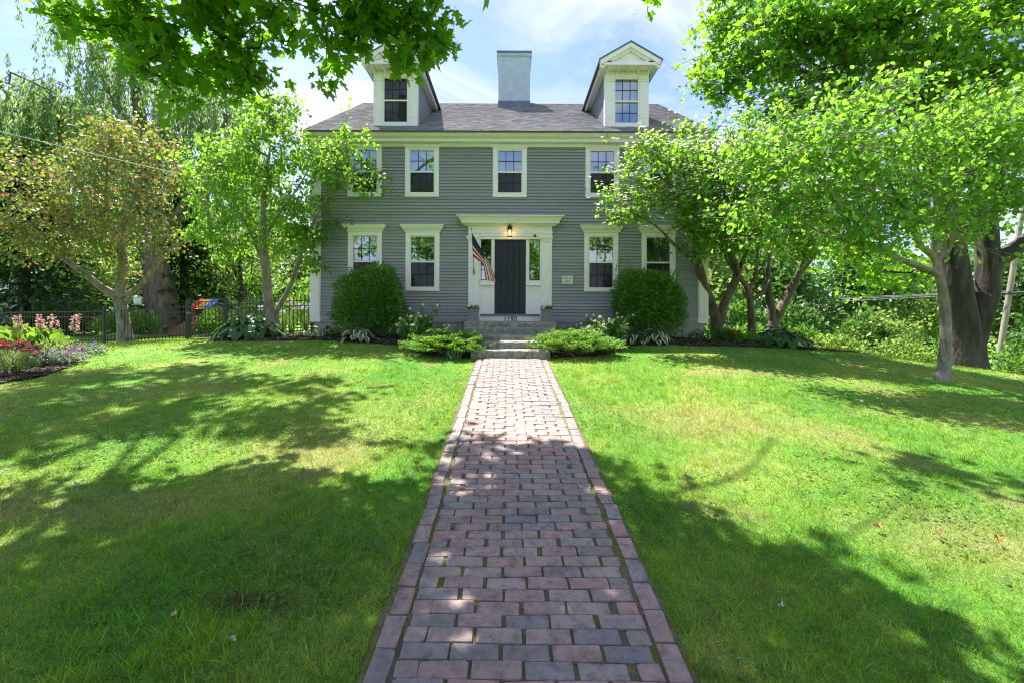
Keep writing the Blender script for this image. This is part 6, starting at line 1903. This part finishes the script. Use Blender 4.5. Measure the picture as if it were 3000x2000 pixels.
def flowering(name, label, cx, cy, r, h, mleaf, petals, npet, n=1700, ls=.11, width=.38, cat='plant', spikes=0, tall=0.0, group=None, psize=.045, zplus=0.0):
    z = gz(cx, cy)
    t = thing(name, label, cat, (cx, cy, z), group)
    ns = 34
    a = rng.uniform(0, 6.28, ns); f = rng.uniform(0.1, 1, ns) ** .6
    tipx = cx + r * f * np.cos(a); tipy = cy + r * f * np.sin(a) * .8; tipz = z + h * (1 - .35 * f) * rng.uniform(.75, 1.05, ns)
    tipz[:4] += tall
    per = n // ns
    u = rng.uniform(.15, 1, (ns, per))
    pos = np.stack([cx + (tipx - cx)[:, None] * u, cy + (tipy - cy)[:, None] * u, z + (tipz - z)[:, None] * u], -1).reshape(-1, 3)
    pos += rng.normal(0, .035, pos.shape); k = len(pos)
    leaf_cloud('foliage', pos, rand_dirs(k) + np.array([0, 0, .25]), rand_dirs(k) + np.array([0, -.2, 1.1]), rng.uniform(ls * .6, ls * 1.2, k), T_OVATE, mleaf, t, width)
    b = MB()
    for i in range(ns): b.tube([(cx + (tipx[i] - cx) * .1, cy + (tipy[i] - cy) * .1, z), (cx + (tipx[i] - cx) * .6, cy + (tipy[i] - cy) * .6, z + (tipz[i] - z) * .6), (tipx[i], tipy[i], tipz[i])], [.007, .005, .003], 4)
    b.build('stems', mleaf, t)
    for i in range(npet):
        j = i % ns
        c = np.array([tipx[j], tipy[j] - .02, tipz[j] + .02]) if i < ns else np.array([cx + r * rng.uniform(-.9, .9), cy - r * rng.uniform(.1, .8), z + h * rng.uniform(.5, 1)])
        m = 8; q = np.arange(m) * 2 * np.pi / m + rng.uniform(0, 6)
        ax = np.stack([np.cos(q), -.4 + 0 * q, np.sin(q) * .8 + .3], -1)
        leaf_cloud('flower', np.repeat(c[None], m, 0), ax, np.array([0, -.7, .7]), psize, T_OVATE, petals, t, .9)
    return t
flowering('peony_plant', 'leafy bush with pink buds and pale painted leaf glints on the flag side of the steps', -2.28, 10.95, .78, .90, M['l_peony'], M['p_bud_glint'], 30, 2400, .13, .36, tall=.3, group='peonies by the steps', psize=.04)  # a few buds; most pale petals imitate highlights on the glossy leaves
flowering('peony_plant', 'leafy bush with pink buds and pale painted leaf glints on the plaque side of the steps', 2.22, 11.0, .74, .84, M['l_peony'], M['p_bud_glint'], 28, 2200, .13, .36, tall=.25, group='peonies by the steps', psize=.04)  # here too most petals are painted leaf highlights, few are buds
flowering('green_perennial', 'low dark green perennial with one pink bloom beside the top steps', 1.55, 11.6, .40, .40, M['l_iris'], M['p_pink'], 3, 900, .16, .22, psize=.06)

# hostas: every leaf is a part
def hosta_leaf_mesh(mat, L_, W, curl):
    n = 7; V = []; F = []; R = []
    prof = [.10, .62, .95, 1.0, .86, .55, .04]
    for i in range(n):
        u = i / (n - 1)
        y = L_ * u; zz = .30 * L_ * u - curl * L_ * u * u
        for s, k in ((-1, 1.0), (-.62, 1), (0, 0), (.62, 1), (1, 1.0)):
            V.append((s * W * .5 * prof[i], y, zz + .12 * W * abs(s) * prof[i]))
    for i in range(n - 1):
        for k in range(4):
            a = i * 5 + k
            F.append((a, a + 1, a + 6, a + 5)); R.append(1.0 if k in (0, 3) else 0.0)
    me = mesh_from('leaf', V, F, mat, True)
    at = me.attributes.new('rnd', 'FLOAT', 'FACE'); at.data.foreach_set('value', R)
    return me
HG = [hosta_leaf_mesh(M['hosta'], .34, .22, c) for c in (.55, .75, .95)]
HV = [hosta_leaf_mesh(M['hosta_var'], .26, .15, c) for c in (.5, .7, .9)]
def hosta(label, cx, cy, r, h, n, meshes, group, sc=1.0, bias=0.0):
    z = gz(cx, cy)
    t = thing('hosta_plant', label, 'hosta', (cx, cy, z), group)
    b = MB()
    for k in range(n):
        f = ((k + .5) / n) ** .6; a = k * 2.39996 + rng.uniform(-.2, .2)
        rr_ = r * f * .72; zz = z + h * (1 - .75 * f ** 1.5) * rng.uniform(.8, 1.05)
        p = (cx + rr_ * math.cos(a), cy + rr_ * math.sin(a) * .8, zz)
        o = link(bpy.data.objects.new('leaf', meshes[k % len(meshes)]), t)
        o.location = p
        o.rotation_euler = (RAD(rng.uniform(-22, 8) - 34 * f + 12), RAD(rng.uniform(-14, 14)), a - math.pi / 2 + rng.uniform(-.3, .3))
        s = sc * rng.uniform(.8, 1.15); o.scale = (s, s, s)
        b.tube([(cx, cy, z - .02), (cx + rr_ * .5 * math.cos(a), cy + rr_ * .4 * math.sin(a), z + (zz - z) * .65), p], [.007, .006, .004], 4)
    b.build('petioles', M['l_iris'], t)
hosta('large dark green hosta mound at the bed end beside the fence', -7.35, 12.75, 1.15, .66, 170, HG, 'green hostas at the bed ends', .78)
hosta('broad dark green hosta mound under the small trees', 7.45, 12.75, 1.05, .52, 130, HG, 'green hostas at the bed ends', .78)
hosta('white-edged hosta in front of the clipped bush on the flag side', -3.95, 11.7, .50, .36, 22, HV, 'white-edged hostas', 1.15)
hosta('white-edged hosta in front of the clipped bush beside the dogwood', 3.70, 11.65, .40, .36, 17, HV, 'white-edged hostas', 1.05)
hosta('white-edged hosta tucked between the peony and the clipped bush', 3.12, 11.6, .34, .26, 11, HV, 'white-edged hostas', 1.0)
hosta('small pale hosta at the house corner next to the fence end', -5.5, 12.3, .34, .26, 14, HV, 'white-edged hostas', .75)
hosta('small green hosta under the flowering dogwood at the house corner', 5.2, 12.5, .5, .32, 22, HG, 'small green hostas near the corner boards', .6)
hosta('small green hosta between the corner board and the clipped bush', -5.0, 12.6, .5, .3, 22, HG, 'small green hostas near the corner boards', .55)
flowering('daylily_clump', 'clump of orange flowers and strap leaves at the house corner under the dogwood', 6.05, 12.9, .42, .42, M['l_iris'], M['p_orange'], 4, 900, .2, .12, psize=.05)
flowering('green_perennial', 'low leafy perennial beside the orange flower clump', 6.5, 12.6, .38, .32, M['l_lime'], M['p_orange'], 0, 900, .13, .3)

# grass-like tuft at the juniper
def tuft(name, label, cx, cy, n, h, mat, cat='plant', w=.05, lean=.6, group=None):
    z = gz(cx, cy)
    t = thing(name, label, cat, (cx, cy, z), group)
    pos = np.stack([cx + rng.normal(0, .05, n), cy + rng.normal(0, .05, n), z + 0 * rng.uniform(0, 1, n)], -1)
    leaf_cloud('foliage', pos, rng.normal(0, lean, (n, 3)) * np.array([1, 1, .2]) + np.array([0, 0, 1.0]), rng.normal(0, 1, (n, 3)) + np.array([0, -.5, .3]), rng.uniform(h * .6, h * 1.1, n), T_BLADE, mat, t, w)
    return t
tuft('sedge_tuft', 'small grassy tuft at the foot of the juniper', -1.25, 9.72, 60, .3, M['l_silver'])

# iris bed behind the fence
for k, (ix, iy) in enumerate([(-8.05, 15.0), (-7.65, 15.1), (-7.25, 15.0), (-6.85, 15.1), (-6.5, 15.0)]):
    t = tuft('iris_clump', ['iris clump with lilac blooms nearest the slender tree', 'iris clump with lilac blooms second from the slender tree', 'middle iris clump with lilac blooms behind the fence', 'iris clump with lilac blooms second from the house', 'iris clump with lilac blooms nearest the house'][k], ix, iy, 46, .85, M['l_iris'], 'iris', .045, .18, 'irises behind the spear-topped fence')
    z = gz(ix, iy)
    for q in range(3):
        c = np.array([ix + rng.uniform(-.2, .2), iy + rng.uniform(-.1, .1), z + rng.uniform(.75, 1.05)])
        MB().tube([(c[0], c[1], z), tuple(c)], .006, 4).build('stem', M['l_iris'], t)
        m = 6; an = np.arange(m) * np.pi / 3
        leaf_cloud('bloom', np.repeat(c[None], m, 0), np.stack([np.cos(an), np.sin(an), np.where(np.arange(m) % 2, 1.0, -.9)], -1), rand_dirs(m), .12, T_OVATE, M['p_lilac'], t, .8)
shrub('yellow_shrub', 'yellow green shrub behind the iris clumps', -7.3, 16.4, 1.2, .6, 1.5, 2600, .12, M['l_lime'], T_OVATE, .7)
shrub('dark_shrub', 'dark rounded shrub behind the fence between gate and slender tree', -9.6, 17.0, .8, .7, 1.35, 2500, .10, M['l_conifer'], T_DIAMOND, .5)
for k, (hx, hy, hr, hh) in enumerate([(-34, 31, 2.6, 4.2), (-29.5, 30, 2.4, 3.6), (-25.5, 31.5, 2.6, 4.4), (-21.5, 30.5, 2.5, 4.0), (-18.2, 32, 2.2, 3.8), (-15.2, 33, 2.0, 3.4)]):
    shrub('hedge_shrub', 'tall hedge shrub closing the yard behind the play set and willow', hx, hy, hr, 1.2, hh, 2200, .34, M['l_wood'], T_OVATE, .7, 'shrub', 'hedge at the back of the side yard', up=.3, inner=.3)
for k, (hx, hy, hr, hh) in enumerate([(13.5, 27, 2.3, 5.6), (17.3, 28, 2.4, 6.4), (21, 27.5, 2.4, 6.6), (25, 28.5, 2.4, 6.4), (28.6, 29.5, 2.2, 6.2)]):
    shrub('hedge_shrub', 'tall green shrub in the slope below the lawn crest', hx, hy, hr, 1.2, hh, 2400, .34, M['l_deep'], T_OVATE, .7, 'shrub', 'tall shrubs below the lawn crest', up=.3, inner=.3)
shrub('garden_shrub', 'green shrub behind the gate in front of the play set', -11.6, 18.0, .8, .7, 1.1, 2200, .12, M['l_wood'], T_OVATE, .6)
shrub('garden_shrub', 'green shrub behind the flat-topped fence near the willow trunk', -15.6, 18.5, 1.2, .8, 1.2, 2600, .13, M['l_wood'], T_OVATE, .6)
shrub('garden_shrub', 'dim shrub behind the fence beneath the conifers', -19.5, 20.0, 1.8, .8, 1.6, 3000, .14, M['l_conifer'], T_OVATE, .6)

# flower bed at the left
def spikes(t, cx, cy, z, n, r, h0, h1, mat, stem):
    for k in range(n):
        x, y = cx + rng.uniform(-r, r), cy + rng.uniform(-.25, .25)
        zz = z + h0; m = 44; u = rng.uniform(0, 1, m); lean = rng.uniform(-.12, .12)
        hh = (h1 - h0) * rng.uniform(.75, 1.1)
        a = rng.uniform(0, 6.28, m); rr_ = .05 * (1 - .6 * u)
        leaf_cloud('flower_spike', np.stack([x + lean * u + rr_ * np.cos(a), y + rr_ * np.sin(a), zz + hh * u], -1), np.stack([np.cos(a), np.sin(a), .4 + 0 * a], -1), rand_dirs(m), .045, T_OVATE, mat, t, .8)['kind'] = 'stuff'
        MB().tube([(x, y, z), (x, y, zz), (x + lean, y, zz + hh)], .006, 4).build('stem', stem, t)
zf = gz(-10.8, 9.6)
g1 = shrub('lime_foliage_plant', 'lime green leafy plant with tall pink flower spikes in the flower bed', -10.6, 9.75, 1.0, .5, .62, 420, .24, M['l_lime'], T_OVATE, .8, 'plant', up=.3, inner=.3)
spikes(g1, -10.5, 9.8, zf, 13, .95, .62, .98, M['p_coral'], M['l_lime'])
g2 = shrub('coral_bells_plant', 'burgundy leaved plant with red flowers in the flower bed', -9.9, 8.75, .78, .42, .46, 620, .12, M['l_burgundy'], T_OVATE, .85, 'plant', up=.3)
for k in range(11):
    c = np.array([-9.9 + rng.uniform(-.7, .7), 8.55 + rng.uniform(-.3, .1), gz(-9.9, 8.6) + rng.uniform(.25, .52)]); m = 7
    leaf_cloud('flower', np.repeat(c[None], m, 0), rand_dirs(m) + np.array([0, -.4, .3]), rand_dirs(m) + np.array([0, -1, .5]), .055, T_OVATE, M['p_red'] if k % 3 else M['p_orange'], g2, .9)
shrub('feathery_plant', 'pale green feathery plant at the front of the flower bed', -8.78, 8.0, .36, .3, .42, 1500, .07, M['l_pale'], T_DIAMOND, .3, 'plant', up=.9, inner=.5)
shrub('yellow_green_plant', 'small yellow green plant at the picture edge of the flower bed', -9.35, 7.75, .32, .25, .26, 500, .07, M['l_lime'], T_OVATE, .7, 'plant', up=.4)
shrub('pale_perennial', 'pale green perennial mound in the middle of the flower bed', -9.75, 9.6, .6, .4, .38, 1500, .08, M['l_pale'], T_DIAMOND, .35, 'plant', up=.7, inner=.5)
g3 = shrub('bedding_plant', 'silvery green bedding plant with magenta flowers at the bed tip', -9.55, 9.95, .55, .5, .24, 900, .08, M['l_silver'], T_OVATE, .6, 'plant', 'silvery bedding plants', up=.3)
g4 = shrub('bedding_plant', 'silvery green bedding plant with pink and violet flowers beside the feathery plant', -9.0, 8.95, .5, .42, .26, 900, .08, M['l_silver'], T_OVATE, .6, 'plant', 'silvery bedding plants', up=.3)
for (g, cx, cy, r) in ((g3, -9.55, 9.8, .5), (g4, -9.0, 8.85, .46)):
    for k in range(14):
        c = np.array([cx + rng.uniform(-r, r), cy + rng.uniform(-.35, .25), gz(cx, cy) + rng.uniform(.16, .30)]); m = 7
        leaf_cloud('flower', np.repeat(c[None], m, 0), rand_dirs(m) * np.array([1, .5, 1]), np.array([0, -1, .6]), .05, T_OVATE, M[('p_magenta', 'p_purple', 'p_pink')[k % 3]], g, .95)

# shrubs below the crest on the right
for k, (px, py, dd, r, h) in enumerate([(2450, 975, 20, 1.3, 2.3), (2640, 985, 20, 1.5, 2.4), (2350, 960, 21, 1.0, 2.2), (2740, 1030, 21, 1.2, 1.8), (2960, 1010, 22, 1.8, 3.0), (2190, 950, 20, 1.0, 2.2)]):
    x = PX(px, dd); top = PZ(py, dd); z = gz(x, dd); hh = top - z
    shrub('crest_shrub', ['yellow green shrub past the bed end below the crest', 'wide yellow green shrub left of the big maple trunk below the crest', 'yellow green shrub just behind the broad hosta', 'low yellow green shrub behind the pale-barked trunk',
          'tall pale shrub at the foot of the utility pole', 'pale shrub seen between the small trunks by the house'][k], x, dd, r, .9, max(hh, .8), 3000, .17, M['l_woodlight' if k < 2 else 'l_wood'], T_OVATE, .75, 'shrub', 'shrubs below the lawn crest', up=.5, inner=.3)

# ------------------------------------------------------------------ lawn grass, clover, litter
def lawn_points(n, r0, r1, half):
    """points thinning out with distance, over the lawn seen from the path"""
    u = rng.uniform(0, 1, n)
    p = 0.55
    r = (r0 ** p + u * (r1 ** p - r0 ** p)) ** (1 / p)
    a = rng.uniform(-half, half, n)
    x, y = r * np.tan(a) * .0 + r * np.sin(a), r * np.cos(a)
    return x, y
def on_lawn(x, y):
    k = np.abs(x - path_cx(y)) > 0.722 + 0.022 * np.sin(7 * y) + 0.018 * np.sin(19 * y + x)
    k |= y > 9.9
    k &= ~in_house_bed(x, y)
    k &= ~in_poly(x, y, FBED)
    k &= ~((np.abs(x) < 1.2) & (y > 9.6))
    k &= ~((x > XL - .1) & (x < XR + .1) & (y > 13.1))
    return k
def fnoise(x, y, s, seed):
    r = np.random.default_rng(seed); v = np.zeros_like(x)
    for k in range(7):
        a = r.uniform(0, 6.28); f = s * r.uniform(.6, 2.2); v += np.sin((x * math.cos(a) + y * math.sin(a)) * f + r.uniform(0, 6.28))
    return v / 7
def blades(name, x, y, hmin, hmax, wmul):
    n = len(x); z = ground_z(x, y)
    d = np.sqrt(x * x + y * y)
    tall = 1 + .35 * fnoise(x, y, 1.6, 4) + .5 * np.clip(fnoise(x, y, .5, 9), 0, 1)
    h = rng.uniform(hmin, hmax, n) * tall * np.where(rng.uniform(0, 1, n) < .08, rng.uniform(1.2, 1.9, n), 1) * GROW
    w = np.maximum(.0042, d * .00085) * rng.uniform(.7, 1.3, n) * wmul
    lean = rng.normal(0, .55, (n, 3)) * np.array([1, 1, 0]) + np.array([0, 0, 1.0])
    return leaf_cloud(name, np.stack([x, y, z - .004], -1), lean, rng.normal(0, 1, (n, 3)) * np.array([1, 1, .3]), h, T_BLADE, M['grass'], None, width=(w / h)[:, None, None])
x1, y1 = lawn_points(360000, 1.35, 24, RAD(57))
k = on_lawn(x1, y1)
# thin and worn spots
worn = fnoise(x1, y1, 1.1, 31)
k &= ~((worn > .42) & (rng.uniform(0, 1, len(x1)) < .6))
x1, y1 = x1[k], y1[k]
xt, yt = lawn_points(2600, 1.4, 9, RAD(56)); nt_ = 13
xt = np.repeat(xt, nt_) + rng.normal(0, .022, 2600 * nt_); yt = np.repeat(yt, nt_) + rng.normal(0, .022, 2600 * nt_)
k = on_lawn(xt, yt); n_b = len(x1)
x1 = np.concatenate([x1, xt[k]]); y1 = np.concatenate([y1, yt[k]])
GROW = np.concatenate([np.ones(n_b), rng.uniform(1.4, 2.1, int(k.sum()))])
g = blades('lawn_grass', x1, y1, .028, .052, 1.0)
tag(g, 'short mown grass covering the front lawn', 'grass', kind='stuff')

# clover patches
n = 90000
x2, y2 = lawn_points(n, 1.4, 8, RAD(56))
cl_ = fnoise(x2, y2, 1.5, 77) + .25 * np.exp(-((np.abs(x2) - 1.2) / .5) ** 2)
k = on_lawn(x2, y2) & (rng.uniform(0, 1, n) < np.clip((cl_ + .35 * fnoise(x2, y2, 6.0, 12) - .10) * 1.1, 0, .38))
x2, y2 = x2[k], y2[k]; m = len(x2)
zc_ = ground_z(x2, y2) + rng.uniform(.02, .05, m)
an = rng.uniform(0, 6.28, m)
pos = np.repeat(np.stack([x2, y2, zc_], -1), 3, 0); aa = (an[:, None] + np.arange(3) * 2.094).ravel()
ax = np.stack([np.cos(aa), np.sin(aa), .15 + 0 * aa], -1)
c = leaf_cloud('clover_patches', pos, ax, np.array([0, 0, 1.0]) + rng.normal(0, .25, (len(aa), 3)), np.repeat(rng.uniform(.011, .019, m), 3), T_OVATE, M['l_clover'], None, 1.05, rnd=np.repeat(rng.uniform(0, 1, m), 3))
tag(c, 'patches of clover in the front lawn beside the path', 'clover', kind='stuff')

# straw-coloured clippings and tufts in the joints of the path
x3, y3 = lawn_points(11000, 1.4, 9, RAD(56)); k = on_lawn(x3, y3); x3, y3 = x3[k], y3[k]; m = len(x3)
s = leaf_cloud('dry_clippings', np.stack([x3, y3, ground_z(x3, y3) + rng.uniform(.01, .04, m)], -1), rand_dirs(m, .25), rand_dirs(m), rng.uniform(.02, .055, m), T_BLADE, leafmat('dry_straw', (0.30, 0.23, 0.11), (0.46, 0.38, 0.22), (0.4, 0.33, 0.15), 0.3), None, .05)
tag(s, 'dry straw clippings lying in the lawn', 'clippings', kind='stuff')
m = 5200
yy = rng.uniform(1.5, 9.6, m) ** 1.0; row = np.round((yy - 1.55) / .0977); side = rng.uniform(0, 1, m)
xj = np.where(side < .45, rng.choice([-.615, .615], m) + rng.normal(0, .012, m), (np.round(rng.uniform(-2.6, 2.6, m) * 2) / 2) * .24 + .12 * (row % 2) + rng.normal(0, .006, m))
yj = np.where(side < .45, yy, 1.55 + row * .0977 + rng.normal(0, .03, m))
k = fnoise(xj * 2, yj, 2.0, 5) > -.05
xj, yj = xj[k], yj[k]; m = len(xj)
xj = xj + path_cx(yj)
mo = leaf_cloud('moss_tufts', np.stack([xj, yj, path_z(yj) + .022 + .008 * np.sin(1.7 * yj + 2 * xj)], -1), rng.normal(0, .8, (m, 3)) * np.array([1, 1, .3]) + np.array([0, 0, .9]), rand_dirs(m), rng.uniform(.010, .026, m), T_BLADE,
                leafmat('joint_moss', (0.07, 0.085, 0.014), (0.17, 0.20, 0.035), (0.25, 0.28, 0.05), 0.25, 0.8), path, .16)
tag(mo, kind='stuff')

# fallen leaves one can count
spots_l = [(1010, 1403, 1), (1217, 1376, 1), (873, 1400, 0), (605, 1102, 2), (490, 1376, 1), (236, 1440, 2), (2300, 1798, 2), (2193, 1640, 1), (2585, 1562, 1), (2760, 1583, 1), (2407, 1335, 1), (1240, 1120, 2), (2930, 1600, 1), (2020, 1412, 1), (520, 1830, 0), (680, 1895, 2), (1130, 1075, 2), (2520, 1180, 2)]
LEAF_LABELS = ['orange brown fallen leaf on the left lawn, second closest to the path', 'orange brown fallen leaf on the left lawn closest to the path', 'yellow green fallen leaf in the middle of the left lawn', 'pale fallen leaf on the left lawn nearest the large hosta',
 'brown fallen leaf on the left lawn farthest from the path', 'pale fallen leaf at the far left of the lawn', 'pale fallen leaf on the shaded right lawn nearest the camera', 'brown fallen leaf on the right lawn in the shade edge', 'brown fallen leaf in the middle of the sunny right lawn',
 'brown fallen leaf in the sunny right lawn nearest the picture edge but one', 'brown fallen leaf on the right lawn farthest from the camera', 'pale fallen leaf on the left lawn close to the juniper', 'brown fallen leaf at the right picture edge', 'brown fallen leaf on the right lawn closest to the path',
 'yellow green fallen leaf at the bottom of the left lawn', 'pale fallen leaf at the bottom of the left lawn', 'pale fallen leaf on the left lawn below the mulch bed', 'pale fallen leaf on the far right lawn below the hosta']
FLW = leafmat('pale_fallen_leaf', (0.42, 0.40, 0.30), (0.6, 0.56, 0.45), (0.5, 0.45, 0.3), 0.2, 0.6)
FLG = leafmat('yellow_green_fallen_leaf', (0.30, 0.36, 0.10), (0.42, 0.46, 0.18), (0.5, 0.5, 0.15), 0.3, 0.5)
leaf_v, leaf_f = T_MAPLE
for k, (px, py, c) in enumerate(spots_l):
    rr_ = (py - 918) / FPX
    d = 1.8 / (rr_ + .085); x = PX(px, d)
    for _ in range(4):
        d = (EYE - gz(x, d)) / rr_; x = PX(px, d)
    me = mesh_from('fallen_leaf', [(a * .06 + 0, b_ * .06, abs(a) * .05 * rng.uniform(.2, 1.4) + .012 * rng.uniform(0, 1)) for a, b_, c_ in leaf_v], leaf_f, (FLG, M['l_dry'], FLW)[c])
    at = me.attributes.new('rnd', 'FLOAT', 'FACE'); at.data.foreach_set('value', [float(rng.uniform(0, 1))] * len(leaf_f))
    o = link(bpy.data.objects.new('fallen_leaf', me)); o.location = (x, d, gz(x, d) + .045); o.scale = ((.62,) * 3 if d < 3 else (1, 1, 1)); o.rotation_euler = (rng.uniform(-.5, .5), rng.uniform(-.5, .5), rng.uniform(0, 6.28))
    tag(o, LEAF_LABELS[k], 'leaf', 'fallen leaves on the lawn')
